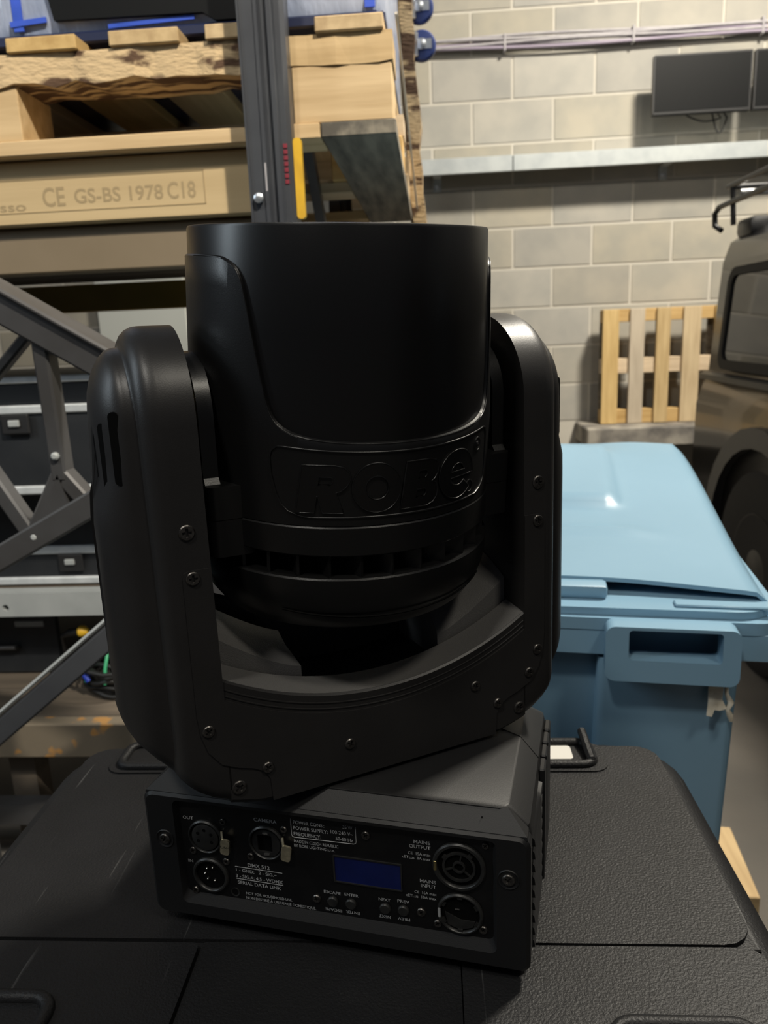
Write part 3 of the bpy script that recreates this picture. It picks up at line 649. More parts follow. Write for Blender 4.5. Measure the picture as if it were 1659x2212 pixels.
# ================================================================== BLACK PLASTIC CASE under the light
cs = thing('transport_case', (-0.07, 0.28, 0.0), 'scuffed black moulded plastic case that the stage light stands on', 'case')
XL, XR, YB, YN, ZT = -0.325, 0.188, 0.632, -0.12, 0.834
rings = []
for z, d in ((0.03, 0.02), (0.06, 0.0), (0.40, 0.0), (0.74, 0.0)):
    rings.append((z, -0.020 + d, 0.05))
rr_ = 0.026
for k in range(8):
    a = R(90 * k / 7); rings.append((ZT - 0.003 - rr_ + rr_ * math.sin(a), -0.020 + 0.020 * (k / 7) * 0.25 + rr_ * (1 - math.cos(a)) * 0.9, 0.05))
b = NB(); loft(b, [[(x, y, z) for x, y in rrect(XL + d, XR - d, YN + d, YB - d, r, 6)] for z, d, r in rings]); mesh('shell', b, 'case_plastic', cs, 45)
def plate(name, x0, x1, y0, y1, h, r=0.008, bev=0.0022):
    b = NB(); prism(b, rrect(x0, x1, y0, y1, r, 4), ZT - 0.004, ZT - 0.003 + h, 'z')
    bmesh.ops.bevel(b, geom=[e for e in b.edges if e.calc_face_angle(0) > 1.0 and (e.verts[0].co.z > ZT - 0.0035 and e.verts[1].co.z > ZT - 0.0035)], offset=bev, segments=2, affect='EDGES')
    return mesh(name, b, 'case_plastic', cs, 40)
plate('rear_panel', XL + 0.004, XR - 0.003, 0.3985, 0.624, 0.003, 0.02)
plate('right_panel', 0.008, XR - 0.003, -0.09, 0.3965, 0.003, 0.01)
plate('middle_panel', -0.152, 0.0072, -0.09, 0.3965, 0.0028, 0.003, 0.001)
plate('left_panel', XL + 0.004, -0.1535, -0.09, 0.394, 0.0045, 0.004)
for x0, x1, lb in ((-0.02, 0.128, 'r'), (-0.285, -0.16, 'l')):
    b = NB(); tube(b, [(x, y, ZT + 0.002) for x, y in rrect(x0, x1, 0.591, 0.627, 0.010, 5)], 0.0042, 8, closed=True); hd = mesh('handle_pocket', b, 'case_plastic', cs, 60)
    b = NB(); prism(b, rrect(x0 - 0.010, x1 + 0.012, 0.583, 0.628, 0.014, 5), ZT - 0.001, ZT + 0.0012, 'z'); mesh('pocket_base', b, 'case_plastic', hd, 40)
    b = NB(); bar(b, (x1 - 0.002, 0.593, ZT + 0.004), (x1 - 0.004, 0.634, ZT + 0.011), 0.007, 0.007, 0.002, up=Vector((0, 0, 1))); mesh('pocket_lug', b, 'case_plastic', hd)
for x0, x1, y0, y1 in ((-0.30, -0.225, 0.26, 0.352), (0.085, 0.16, 0.26, 0.342)):
    b = NB(); tube(b, [(x, y, ZT + 0.002) for x, y in rrect(x0, x1, y0, y1, 0.012, 5)], 0.004, 8, closed=True); mesh('latch_rim', b, 'case_plastic', cs, 60)
b = NB(); box(b, 0.030, 0.186, 0.3962, 0.3978, ZT - 0.004, ZT - 0.0025); mesh('lid_seam', b, 'hole_black', cs)
for x in (XL + 0.06, XR - 0.09):
    for y in (0.02, 0.54):
        b = NB(); revolve(b, ((0.014, 0.0), (0.028, 0.0), (0.03, 0.004), (0.03, 0.031), (0.02, 0.033)), 20, 'z', (x + 0.015, y, 0)); mesh('foot', b, 'rubber', cs, 40)
b = NB(); prism(b, rrect(0.076, 0.1120, 0.601, 0.6225, 0.003, 4), ZT + 0.0012, ZT + 0.0016, 'z')
solo('sticker', b, 'paper_white', 'small white rounded sticker on the black case behind the light base', 'sticker')

# ================================================================== THE MOVING HEAD LIGHT
FX = Vector((-0.0553, 0.4643, 0.834))
fx = thing('moving_head_light', FX, 'large black moving head stage light standing on the plastic case', 'stage light')
ORG[fx.name] = Vector((0, 0, 0))
ZR = 0.0945                                   # height of the base ridge over the case top
def frame(o, loc, rot):
    o.location = loc; o.rotation_euler = rot; return o

# screw, facing -y
def screw_bm(r):
    b = NB(); h = 0.0009
    outer = circ(0, 0, r * 0.86, 24); a = r * 0.17; c = r * 0.58
    plus = [(a, a), (a, c), (-a, c), (-a, a), (-c, a), (-c, -a), (-a, -a), (-a, -c), (a, -c), (a, -a), (c, -a), (c, a)]
    edges = []
    for lp in (outer, plus):
        vs = [b.verts.new((p[0], -h, p[1])) for p in lp]
        for i in range(len(vs)): edges.append(b.edges.new((vs[i], vs[(i + 1) % len(vs)])))
    bmesh.ops.triangle_fill(b, use_beauty=True, edges=edges)
    vs0 = [b.verts.new((p[0], -h, p[1])) for p in outer]; vs1 = [b.verts.new((p[0], -h * 0.45, p[1])) for p in circ(0, 0, r, 24)]; vs2 = [b.verts.new((p[0], 0.0006, p[1])) for p in circ(0, 0, r, 24)]
    for A, B in ((vs0, vs1), (vs1, vs2)):
        for i in range(24): b.faces.new((A[i], A[(i + 1) % 24], B[(i + 1) % 24], B[i]))
    p0 = [b.verts.new((p[0], -h, p[1])) for p in plus]; p1 = [b.verts.new((p[0] * 0.8, 0.0003, p[1] * 0.8)) for p in plus]
    for i in range(12): b.faces.new((p0[i], p0[(i + 1) % 12], p1[(i + 1) % 12], p1[i]))
    b.faces.new(p1)
    bmesh.ops.remove_doubles(b, verts=b.verts, dist=1e-6)
    return b
SCREWS = {}
def screw(r, x, y, z, parent, rot=0.0, name='screw'):
    if r not in SCREWS:
        b = screw_bm(r); bmesh.ops.recalc_face_normals(b, faces=b.faces); me = bpy.data.meshes.new('screw'); b.to_mesh(me); b.free()
        me.materials.append(MATS['screw_dark']); SCREWS[r] = me
    o = bpy.data.objects.new(name, SCREWS[r]); COL.objects.link(o); o.parent = parent; o.location = (x, y, z); o.rotation_euler = (0, rot, 0)
    return o

# ---- base (own frame: x along the front, y back from the front, z from the ridge)
BL, BH = 0.150, 0.087
b = NB()
def brect(hx, y0, y1, z, r):
    return [(x, y, z) for x, y in rrect(-hx, hx, y0, y1, r, 4)]
# body without the front hole: rear block plus a front frame
loft(b, [brect(0.1150, 0.012, BL - 0.003, -BH, 0.008), brect(0.1195, 0.010, BL, -BH + 0.006, 0.008), brect(0.1185, 0.010, BL, -0.006, 0.008), brect(0.1172, 0.010, BL - 0.0015, 0.0, 0.007), brect(0.1060, 0.0115, BL - 0.012, 0.0100, 0.006), brect(0.1052, 0.0123, BL - 0.013, 0.0105, 0.006)])
base = mesh('base', b, 'base_black', fx, 35)
frame(base, (-0.0150, -0.0744, ZR), (0, 0, R(-11.39))); ORG[base.name] = Vector((0, 0, 0))
PX0, PX1, PZ0, PZ1 = -0.0985, 0.1000, -0.0765, -0.0035
b = NB()
fo = rrect(-0.1188, 0.1188, -BH, 0.0, 0.006, 4); fo_in = rrect(-0.1165, 0.1165, -BH + 0.002, -0.0015, 0.005, 4)
hi_ = rrect(PX0, PX1, PZ0, PZ1, 0.004, 4); hb_ = rrect(PX0 + 0.0025, PX1 - 0.0025, PZ0 + 0.0065, PZ1 - 0.0015, 0.003, 4)
prism(b, fo_in, 0.0, 0.0006, 'y', holes=[hi_])
loft(b, [[(x, 0.0, z) for x, z in fo_in], [(x, 0.002, z) for x, z in fo], [(x, 0.0105, z) for x, z in fo]], cap=False)
loft(b, [[(x, 0.0, z) for x, z in hi_], [(x, 0.0045, z) for x, z in hb_]], cap=False)
mesh('front_bezel', b, 'base_black', base, 30)
# sloping front of the top
b = NB(); loft(b, [[(-0.1172, 0.0015, -0.0015), (0.1172, 0.0015, -0.0015), (0.1172, 0.011, -0.0015), (-0.1172, 0.011, -0.0015)], [(-0.1168, 0.002, 0.0003), (0.1168, 0.002, 0.0003), (0.1168, 0.011, 0.0003), (-0.1168, 0.011, 0.0003)], [(-0.1056, 0.0122, 0.0101), (0.1056, 0.0122, 0.0101), (0.1056, 0.0135, 0.0101), (-0.1056, 0.0135, 0.0101)]])
mesh('front_slope', b, 'base_black', base)
b = NB(); prism(b, rrect(PX0 + 0.001, PX1 - 0.001, PZ0 + 0.003, PZ1 - 0.001, 0.003, 4), 0.0040, 0.0095, 'y'); panel = mesh('connector_panel', b, 'panel_black', base)
# top seam
for s in (-1, 1):
    b = NB(); tube(b, [(s * 0.075, 0.108, 0.0106), (s * 0.1052, 0.090, 0.0106), (s * 0.1175, 0.084, -0.0002)], 0.0004, 5); mesh('top_seam', b, 'hole_black', base)
PY = 0.0040
# side louvres
for s in (-1, 1):
    for k in range(9):
        z = -0.008 - k * 0.0084; rg = []
        for j in range(7):
            q = j / 6; y = 0.016 + 0.052 * q
            rg.append([(s * (0.1180), y, z - 0.0074 + 0.0066 * q ** 2), (s * (0.1203 + 0.0010 * q), y, z - 0.0070 + 0.0066 * q ** 2), (s * (0.1198 + 0.0010 * q), y, z - 0.0030 + 0.0040 * q ** 2), (s * (0.1180), y, z - 0.0010 + 0.0026 * q)])
        b = NB(); loft(b, rg); mesh('louvre', b, 'base_black', base, 40)
    for k in range(4):
        y = 0.074 + k * 0.017
        b = NB(); box(b, min(s * 0.118, s * 0.1222), max(s * 0.118, s * 0.1222), y, y + 0.0145, -BH + 0.004, -0.002, 0.001); mesh('side_rib', b, 'base_black', base)
    for y in (0.03, BL - 0.03):
        b = NB(); revolve(b, ((0.009, -BH - 0.0075), (0.011, -BH - 0.006), (0.011, -BH + 0.002)), 20, 'z', (s * 0.092, y, 0)); mesh('foot', b, 'rubber', base, 40)
# flange screws with washers
for x, z in ((-0.1060, -0.0315), (0.1068, -0.0262)):
    b = NB(); revolve(b, ((0.0048, 0.0), (0.0058, -0.0006), (0.0062, 0.0)), 24, 'y', (x, 0, z), cap=False); mesh('screw_collar', b, 'base_black', base, 40)
    screw(0.0036, x, -0.0004, z, base, 0.4)
for x, z, r_ in ((-0.067, -0.0169, .0021), (-0.0895, -0.0402, .0024), (-0.0673, -0.0449, .0024), (-0.0907, -0.0691, .0024), (-0.0271, -0.0166, .0022), (-0.0503, -0.0386, .0023), (-0.0089, -0.0616, .0027), (0.0243, -0.0131, .0027), (0.0558, -0.0596, .0027), (0.0654, -0.0655, .0024), (0.0918, -0.065, .0026), (0.0937, -0.0094, .0020)):
    screw(r_, x, PY - 0.0002, z, base, x * 40)
b = NB(); revolve(b, ((0.0022, PY - 0.0003), (0.0030, PY - 0.0006), (0.0030, PY)), 18, 'y', (-0.0632, 0, -0.0662), cap=False); mesh('drain_hole', b, 'socket_black', base, 40)
b = NB(); revolve(b, ((0.0023, PY - 0.0002), (0.0023, PY + 0.001)), 18, 'y', (-0.0632, 0, -0.0662)); mesh('drain_hole', b, 'hole_black', base)
def ring_socket(name, x, z, ro, ri, depth, label=None, core='hole_black'):
    b = NB(); revolve(b, ((ro, PY), (ro, PY - 0.0014), (ro - 0.0008, PY - 0.0022), (ri + 0.0006, PY - 0.0022), (ri, PY - 0.0014), (ri, PY - 0.0002)), 48, 'y', (x, 0, z), cap=False)
    o = mesh(name, b, 'socket_black', base, 40)
    b = NB(); revolve(b, ((ri + 0.0003, PY - 0.0003), (ri + 0.0003, PY + 0.001)), 40, 'y', (x, 0, z)); mesh('socket_well', b, core, base)
    return o
# XLR output: female insert with five holes
ring_socket('xlr_output_socket', -0.0797, -0.0288, 0.0115, 0.0098, 0.01)
b = NB(); revolve(b, ((0.0090, PY - 0.0002), (0.0090, PY - 0.0016), (0.0082, PY - 0.0020)), 40, 'y', (-0.0797, 0, -0.0288)); mesh('socket_insert', b, 'socket_black', base, 40)
for a in (90, 30, 150, 210, 330):
    b = NB(); revolve(b, ((0.0011, PY - 0.0021), (0.0011, PY - 0.0019)), 12, 'y', (-0.0797 + 0.0052 * math.cos(R(a)), 0, -0.0288 + 0.0052 * math.sin(R(a)))); mesh('pin_hole', b, 'hole_black', base)
# XLR input: male with five pins
ring_socket('xlr_input_socket', -0.0787, -0.0560, 0.0122, 0.0098, 0.01)
for x, z in ((-0.0770, -0.0505), (-0.0809, -0.0514), (-0.0825, -0.0552), (-0.0810, -0.0589), (-0.0763, -0.0595)):
    b = NB(); revolve(b, ((0.0007, PY), (0.0007, PY - 0.0012), (0.0004, PY - 0.0016)), 10, 'y', (x, 0, z)); mesh('pin', b, 'pin_metal', base, 40)
# network socket
ring_socket('camera_socket', -0.0388, -0.0270, 0.0115, 0.0098, 0.01)
b = NB(); prism(b, circ(-0.0388, -0.0270, 0.0093, 28), PY - 0.0004, PY - 0.0015, 'y', holes=[rrect(-0.0443, -0.0350, -0.0330, -0.0215, 0.0008, 2)]); mesh('socket_insert', b, 'socket_black', base)
for z in (-0.0200, -0.0345):
    b = NB(); box(b, -0.0405, -0.0370, PY - 0.0020, PY - 0.0014, z - 0.0005, z + 0.0005); mesh('latch_clip', b, 'pin_metal', base)
# push tabs
for x, z, tl in ((-0.0655, -0.0322, 0.12), (-0.0253, -0.0306, 0.15)):
    b = NB(); prism(b, rrect(-0.0030, 0.0030, -0.0052, 0.0052, 0.0018, 4), PY - 0.0040, PY - 0.0026, 'y')
    bmesh.ops.bevel(b, geom=[e for e in b.edges if e.calc_face_angle(0) > 1.0], offset=0.0003, segments=1, affect='EDGES')
    xf(b, Matrix.Translation((x, 0, z)) @ Matrix.Rotation(tl, 4, 'Y')); o = mesh('push_tab', b, 'tab_metal', base, 40)
    b = NB(); bar(b, (x - 0.0016, PY - 0.0030, z + 0.0045), (x - 0.0026, PY - 0.0012, z + 0.0090), 0.0013, 0.0006); mesh('tab_spring', b, 'tab_metal', base)
label_text('tab_lettering', 'PUSH', -0.0661, -0.0322, 0.0075, 0.0016, PY - 0.00405, 'socket_black', base)
_o = bpy.data.objects[-1] if False else None
# power sockets
ring_socket('mains_output_socket', 0.0787, -0.0250, 0.0153, 0.0125, 0.01)
for ro, ri, yo in ((0.0095, 0.0082, 0.0016), (0.0036, 0.0027, 0.0018)):
    b = NB(); revolve(b, ((ro, PY), (ro, PY - yo), (ri, PY - yo), (ri, PY)), 36, 'y', (0.0787, 0, -0.0250), cap=False); mesh('socket_ring', b, 'socket_black', base, 40)
for a in (80, 320, 200):
    b = NB(); bar(b, (0.0787 + 0.0032 * math.cos(R(a)), PY - 0.0007, -0.0250 + 0.0032 * math.sin(R(a))), (0.0787 + 0.0085 * math.cos(R(a)), PY - 0.0007, -0.0250 + 0.0085 * math.sin(R(a))), 0.0009, 0.0010); mesh('socket_rib', b, 'socket_black', base)
for a in (35, 130):
    b = NB(); box(b, -0.0012, 0.0012, PY - 0.0018, PY - 0.0004, 0.0092, 0.0110); xf(b, Matrix.Translation((0.0787, 0, -0.0250)) @ Matrix.Rotation(R(a - 90), 4, 'Y')); mesh('socket_key', b, 'socket_black', base)
b = NB(); box(b, 0.0642, 0.0660, PY - 0.0024, PY - 0.0012, -0.0285, -0.0222, 0.0003); mesh('latch_mark', b, 'brass', base)
ring_socket('mains_input_socket', 0.0788, -0.0560, 0.0134, 0.0113, 0.01)
for a in (90, 30, 150, 210, 330, 270):
    b = NB(); box(b, -0.0014, 0.0014, PY - 0.0018, PY - 0.0004, 0.0100, 0.0116); xf(b, Matrix.Translation((0.0788, 0, -0.0560)) @ Matrix.Rotation(R(a - 90), 4, 'Y')); mesh('socket_key', b, 'socket_black', base)
b = NB(); prism(b, [(0.0700, -0.0560), (0.0790, -0.0600), (0.0875, -0.0600), (0.0860, -0.0640), (0.0788, -0.0668), (0.0715, -0.0640)], PY - 0.0004, PY - 0.0010, 'y'); mesh('socket_insert', b, 'socket_black', base)
b = NB(); box(b, 0.0758, 0.0785, PY - 0.0012, PY - 0.0008, -0.0535, -0.0527); mesh('contact', b, 'pin_metal', base)
b = NB(); prism(b, rrect(0.0662, 0.0676, -0.0590, -0.0530, 0.0004, 2), PY - 0.0025, PY - 0.0020, 'y'); mesh('latch_mark', b, 'print_white', base)
# display
b = NB(); prism(b, rrect(0.0030, 0.0451, -0.0475, -0.0292, 0.0006, 2), PY - 0.0008, PY + 0.0002, 'y', holes=[rrect(0.0040, 0.0443, -0.0467, -0.0299, 0.0004, 2)]); mesh('display_frame', b, 'socket_black', base)
b = NB(); box(b, 0.0039, 0.0444, PY - 0.0003, PY + 0.0002, -0.0468, -0.0298); mesh('display_screen', b, 'display_blue', base)
# buttons
for x, z in ((0.0014, -0.0616), (0.0128, -0.0614), (0.0340, -0.0607), (0.0451, -0.0602)):
    b = NB(); revolve(b, ((0.0034, PY), (0.0034, PY - 0.0012), (0.0028, PY - 0.0018)), 24, 'y', (x, 0, z)); mesh('button', b, 'socket_black', base, 40)
# print
TX = [('OUT', -0.0908, -0.0173, 0.0071, 0.0022), ('CAMERA', -0.0388, -0.0123, 0.0149, 0.0024), ('IN', -0.0923, -0.0482, 0.0033, 0.0022), ('POWER CONS.:', -0.0109, -0.0105, 0.0196, 0.0023), ('35 W', 0.0133, -0.0095, 0.0060, 0.0022),
      ('POWER SUPPLY:', -0.0100, -0.0144, 0.0216, 0.0023), ('100-240 V~', 0.0096, -0.0137, 0.0138, 0.0023), ('FREQUENCY:', -0.0122, -0.0184, 0.0173, 0.0023), ('50-60 Hz', 0.0109, -0.0178, 0.0107, 0.0022),
      ('MADE IN CZECH REPUBLIC', -0.0070, -0.0234, 0.0280, 0.0019), ('BY ROBE LIGHTING s.r.o.', -0.0083, -0.0264, 0.0257, 0.0019), ('DMX 512', -0.0458, -0.0452, 0.0145, 0.0025),
      ('1 - GND;   2 - SIG.\u2212', -0.0478, -0.0498, 0.0270, 0.0021), ('3 - SIG.+; 4,5 - WDMX', -0.0461, -0.0541, 0.0313, 0.0023), ('SERIAL DATA LINK', -0.0464, -0.0586, 0.0289, 0.0023),
      ('NOT FOR HOUSEHOLD USE.', -0.0406, -0.0658, 0.0307, 0.0018), ('NON DESTIN\u00c9 \u00c0 UN USAGE DOMESTIQUE.', -0.0330, -0.0690, 0.0461, 0.0018), ('ESCAPE', 0.0012, -0.0557, 0.0107, 0.0019), ('ENTER', 0.0133, -0.0554, 0.0087, 0.0019),
      ('MAINS', 0.0575, -0.0128, 0.0097, 0.0022), ('OUTPUT', 0.0562, -0.0160, 0.0125, 0.0022), ('CE  15A max', 0.0557, -0.0206, 0.0132, 0.0018), ('cETLus  8A max', 0.0539, -0.0235, 0.0166, 0.0018),
      ('MAINS', 0.0603, -0.0382, 0.0094, 0.0022), ('INPUT', 0.0605, -0.0413, 0.0088, 0.0022), ('CE  16A max', 0.0586, -0.0462, 0.0130, 0.0018), ('cETLus  10A max', 0.0560, -0.0492, 0.0180, 0.0018), ('NEXT', 0.0337, -0.0550, 0.0071, 0.0020), ('PREV', 0.0452, -0.0543, 0.0072, 0.0020)]
for bd, x, z, wd, hh in TX: label_text('lettering', bd, x, z, wd, hh, PY - 0.0002, 'print_white', base)
for bd, x, z, wd, hh in (('ESCAPE', 0.0015, -0.0679, 0.0105, 0.0019), ('ENTER', 0.0135, -0.0676, 0.0086, 0.0019), ('NEXT', 0.0334, -0.0667, 0.0071, 0.0020), ('PREV', 0.0451, -0.0664, 0.0074, 0.0020)):
    label_text('lettering', bd, x, z, wd, hh, PY - 0.0002, 'print_white', base, flip=True)
b = NB(); box(b, -0.0618, -0.0304, PY - 0.0002, PY, -0.0478, -0.0475); box(b, -0.0618, -0.0304, PY - 0.0002, PY, -0.0564, -0.0561); mesh('print_line', b, 'print_white', base)
b = NB(); tube(b, [(x, PY - 0.0001, z) for x, z in [(-0.0222, -0.0085), (-0.0222, -0.0195), (-0.0217, -0.0206), (-0.0205, -0.0210), (0.0165, -0.0202), (0.0177, -0.0198), (0.0181, -0.0187), (0.0181, -0.0083)]], 0.00022, 5); mesh('print_line', b, 'print_white', base)
b = NB(); box(b, 0.0912, 0.0918, 0.0070, 0.0076, 0.0053, 0.0064); mesh('slope_mark', b, 'hole_black', base)

# ---- yoke (own frame: x across, front at y = -0.05, z from the ridge)
TA = 0.229
def arm_zb(x): 
    P = ((0.0, 0.0115), (0.080, 0.0117), (0.0975, 0.0165), (0.105, 0.0195), (0.115, 0.0265), (0.123, 0.0345), (0.131, 0.044), (0.138, 0.055), (0.143, 0.066), (0.1465, 0.078), (0.149, 0.09))
    for (a, za), (c, zc) in zip(P[:-1], P[1:]):
        if x <= c: return za + (zc - za) * (x - a) / (c - a)
    return P[-1][1]
def arm_ring(x, ins, s, rb=0.010):
    hy = 0.05 - ins; zb = arm_zb(x); out = []
    for k in range(25):
        a = R(180 * k / 24); out.append((hy * math.cos(a), TA + (0.05 - ins) * math.sin(a)))
    for k in range(1, 13):
        out.append((-hy, TA - (TA - zb - rb) * k / 12))
    for k in range(1, 5): a = R(90 * k / 4); out.append((-hy + rb * (1 - math.cos(a)), zb + rb * (1 - math.sin(a))))
    for k in range(5): a = R(90 * k / 4); out.append((hy - rb * math.sin(a), zb + rb * (1 - math.cos(a))))
    for k in range(1, 12): out.append((hy, zb + rb + (TA - zb - rb) * k / 12))
    ring = []
    for y, z in out:
        bulge = (1 - smooth01(0.185, 0.205, z)) * 0.005 * max(0, min(1, (x - 0.130) / 0.010))
        ring.append((s * (x + bulge), y, z))
    return ring
ST = ((0.0975, 0.0), (0.106, 0.0), (0.114, 0.0), (0.1175, 0.0004), (0.1205, 0.0018), (0.1230, 0.0042), (0.1245, 0.0072), (0.1252, 0.0098), (0.1262, 0.0106), (0.1290, 0.0108), (0.1320, 0.0120), (0.1350, 0.0150), (0.1380, 0.0195), (0.1405, 0.0250), (0.1425, 0.0320), (0.1435, 0.0400))
b = NB()
for s in (-1, 1): loft(b, [arm_ring(x, i, s) for x, i in ST])
# crossbar
def arc(x): return 0.256 - math.sqrt(0.190 ** 2 - x * x)
rings = []
for k in range(41):
    x = -0.0985 + 0.197 * k / 40; z = arc(x); zb = arm_zb(abs(x)); r = 0.004
    half = [(-0.0500, zb + r), (-0.0500, z - 0.0012), (-0.0490, z), (-0.0300, z + 0.0026), (-0.0292, z - 0.008)]
    prof_ = [(-0.046, zb)] + half + [(-y, zz) for y, zz in reversed(half)] + [(0.046, zb)]
    rings.append([(x, y, zz) for y, zz in prof_])
loft(b, rings)
yoke = mesh('yoke', b, 'yoke_black', fx, 38)
frame(yoke, (0, 0, ZR), (0, 0, R(28.73))); ORG[yoke.name] = Vector((0, 0, 0))
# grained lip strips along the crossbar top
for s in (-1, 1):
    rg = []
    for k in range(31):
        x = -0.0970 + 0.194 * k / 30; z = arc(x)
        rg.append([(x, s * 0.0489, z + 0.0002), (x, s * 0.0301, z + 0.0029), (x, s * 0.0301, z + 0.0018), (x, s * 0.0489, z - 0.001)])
    b = NB(); loft(b, rg); mesh('lip_strip', b, 'lit_grain_black', yoke, 40)
    # thin black beads that catch highlights, standing in for the grooves under the lip
for dz in (0.0055, 0.0092):
    b = NB(); tube(b, [(-0.0968 + 0.1936 * k / 40, -0.0500, arc(-0.0968 + 0.1936 * k / 40) - dz) for k in range(41)], 0.0005, 6); mesh('groove_bead', b, 'yoke_black', yoke, 60)
rg = []
for k in range(31):
    x = -0.0972 + 0.1944 * k / 30; z = arc(x); zt = z + 0.030
    rg.append([(x, 0.029, z - 0.006), (x, 0.031, zt - 0.002), (x, 0.034, zt), (x, 0.046, zt - 0.003), (x, 0.0495, zt - 0.008), (x, 0.0495, z - 0.006)])
b = NB(); loft(b, rg); mesh('rear_wall', b, 'yoke_black', yoke, 40)
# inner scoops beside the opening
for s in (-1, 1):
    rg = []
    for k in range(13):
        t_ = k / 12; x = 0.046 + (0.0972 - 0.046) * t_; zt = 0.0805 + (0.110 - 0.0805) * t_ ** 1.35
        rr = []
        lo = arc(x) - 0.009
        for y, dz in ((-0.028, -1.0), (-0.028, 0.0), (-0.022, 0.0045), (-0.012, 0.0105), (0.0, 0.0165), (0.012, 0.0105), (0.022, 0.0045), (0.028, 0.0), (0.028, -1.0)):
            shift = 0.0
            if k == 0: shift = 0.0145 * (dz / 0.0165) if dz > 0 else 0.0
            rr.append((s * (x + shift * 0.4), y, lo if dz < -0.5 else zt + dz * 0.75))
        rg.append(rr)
    b = NB(); loft(b, rg); mesh('scoop', b, 'lit_grain_black', yoke, 40)
# front cover plate
cov = []
right = [(0.0976, 0.1560), (0.1095, 0.1560), (0.1118, 0.1548), (0.1126, 0.1525), (0.1128, 0.0760), (0.1118, 0.0640), (0.1085, 0.0530), (0.1020, 0.0440), (0.0930, 0.0395), (0.0850, 0.0368), (0.0785, 0.0330), (0.0757, 0.0275), (0.0750, 0.0135)]
inner = [(-0.0974 + 0.1948 * k / 40, arc(-0.0974 + 0.1948 * k / 40) - 0.0115) for k in range(41)]
poly = [(x, z) for x, z in right] + [(-x, z) for x, z in reversed(right)] + inner
for yo, nm in ((-0.0500, 'front_cover'), (0.0500, 'rear_cover')):
    b = NB(); prism(b, poly, yo * 0.992, yo * 1.016, 'y')
    mesh(nm, b, 'yoke_black', yoke)
YS = -0.0509
for x, z, r_ in ((0.1080, 0.1760, .0042), (0.1073, 0.1518, .0037), (0.1074, 0.0655, .0035), (0.0937, 0.0272, .0042), (0.0767, 0.0350, .0034)):
    for s in (-1, 1):
        yy = -0.0501 if r_ > 0.004 else YS
        screw(r_, s * x, yy, z, yoke, 0.0 if z > 0.1 else 0.6 * s)
for x, z in ((-0.0266, 0.0354), (0.1009, 0.0507), (0.0599, 0.0509)): screw(.0034, x, YS, z, yoke, 0.5)
# vent slots in the outer caps
for s in (-1, 1):
    for xo, y, an, z0, z1 in ((0.1352, -0.0350, 58, 0.201, 0.238), (0.1402, -0.0255, 40, 0.195, 0.232), (0.1426, -0.0140, 18, 0.189, 0.226), (0.1430, -0.0010, 0, 0.189, 0.222), (0.1426, 0.0120, -15, 0.189, 0.218)):
        b = NB(); prism(b, rrect(-0.0027, 0.0027, z0, z1, 0.0026, 5), -0.0014, 0.0004, 'x')
        xf(b, Matrix.Translation((xo - (0.0012 if s > 0 else 0.0002), y, 0)) @ Matrix.Rotation(R(-an), 4, 'Z'))
        if s < 0: xf(b, Matrix.Scale(-1, 4, (1, 0, 0)))
        mesh('vent_slot', b, 'hole_black', yoke)
# tilt bearings on the inner faces
for s in (-1, 1):
    b = NB(); revolve(b, ((0.030, s * 0.0976), (0.030, s * 0.0958), (0.0285, s * 0.0952)), 48, 'x', (0, 0, TA)); mesh('bearing', b, 'shell_black', yoke, 40)
    b = NB(); revolve(b, ((0.0262, s * 0.0956), (0.0262, s * 0.0938), (0.0240, s * 0.0938), (0.0240, s * 0.0956)), 48, 'x', (0, 0, TA), cap=False); mesh('bearing_ring', b, 'brass', yoke, 40)

# ---- head (own frame: z is the head axis, logo faces -y)
def Rin(h): return 0.0868 - 0.0036 * (h - 0.0) / 0.10
def Rout(h): return 0.0890 - 0.0036 * max(0, h) / 0.085
b = NB(); revolve(b, ((0.0770, 0.0800), (0.0790, 0.0990), (0.0815, 0.1003), (0.0828, 0.1000), (0.0834, 0.0988), (Rin(0.05), 0.05), (Rin(0.0), 0.0), (0.0866, -0.046), (0.070, -0.0465)), 96)
head = mesh('head', b, 'head_black', fx, 30)
frame(head, (0, 0, ZR + TA), (R(6.0), 0, R(28.73))); ORG[head.name] = Vector((0, 0, 0))
b = NB(); revolve(b, ((0.0775, 0.0845), (0.040, 0.0865), (0.004, 0.0870)), 64); mesh('lens', b, 'lens', head, 40)
# outer shell with the cut-out: top edge height as a function of angle from the logo
CP = [(0, -0.0035), (10, -0.0034), (20, -0.0028), (30, -0.0013), (37, 0.0008), (42, 0.0040), (45.2, 0.0085), (47.3, 0.0150), (49, 0.0250), (51.5, 0.0420), (54, 0.0600), (55.2, 0.0680), (56.6, 0.0750), (59, 0.0805), (63, 0.0838), (68, 0.0852), (80, 0.0857), (100, 0.0857), (140, 0.0857), (180, 0.0857)]
CS = []
for i in range(len(CP) - 1):
    p0, p1, p2, p3 = CP[max(i - 1, 0)], CP[i], CP[i + 1], CP[min(i + 2, len(CP) - 1)]
    for k in range(5):
        t_ = k / 5
        def cr(j): return 0.5 * (2 * p1[j] + (p2[j] - p0[j]) * t_ + (2 * p0[j] - 5 * p1[j] + 4 * p2[j] - p3[j]) * t_ ** 2 + (3 * p1[j] - p0[j] - 3 * p2[j] + p3[j]) * t_ ** 3)
        th_ = cr(0)
        if not CS or th_ > CS[-1][0] + 0.05: CS.append((th_, cr(1)))
CS[0] = (0.0, -0.0035); CS.append((180.0, 0.0857))
def cut(th):
    a = abs(th)
    for (p, hp), (q, hq) in zip(CS[:-1], CS[1:]):
        if a <= q: return hp + (hq - hp) * (a - p) / (q - p)
    return CS[-1][1]
ths = sorted([-t_ for t_, _ in CS[1:-1]] + [t_ for t_, _ in CS])
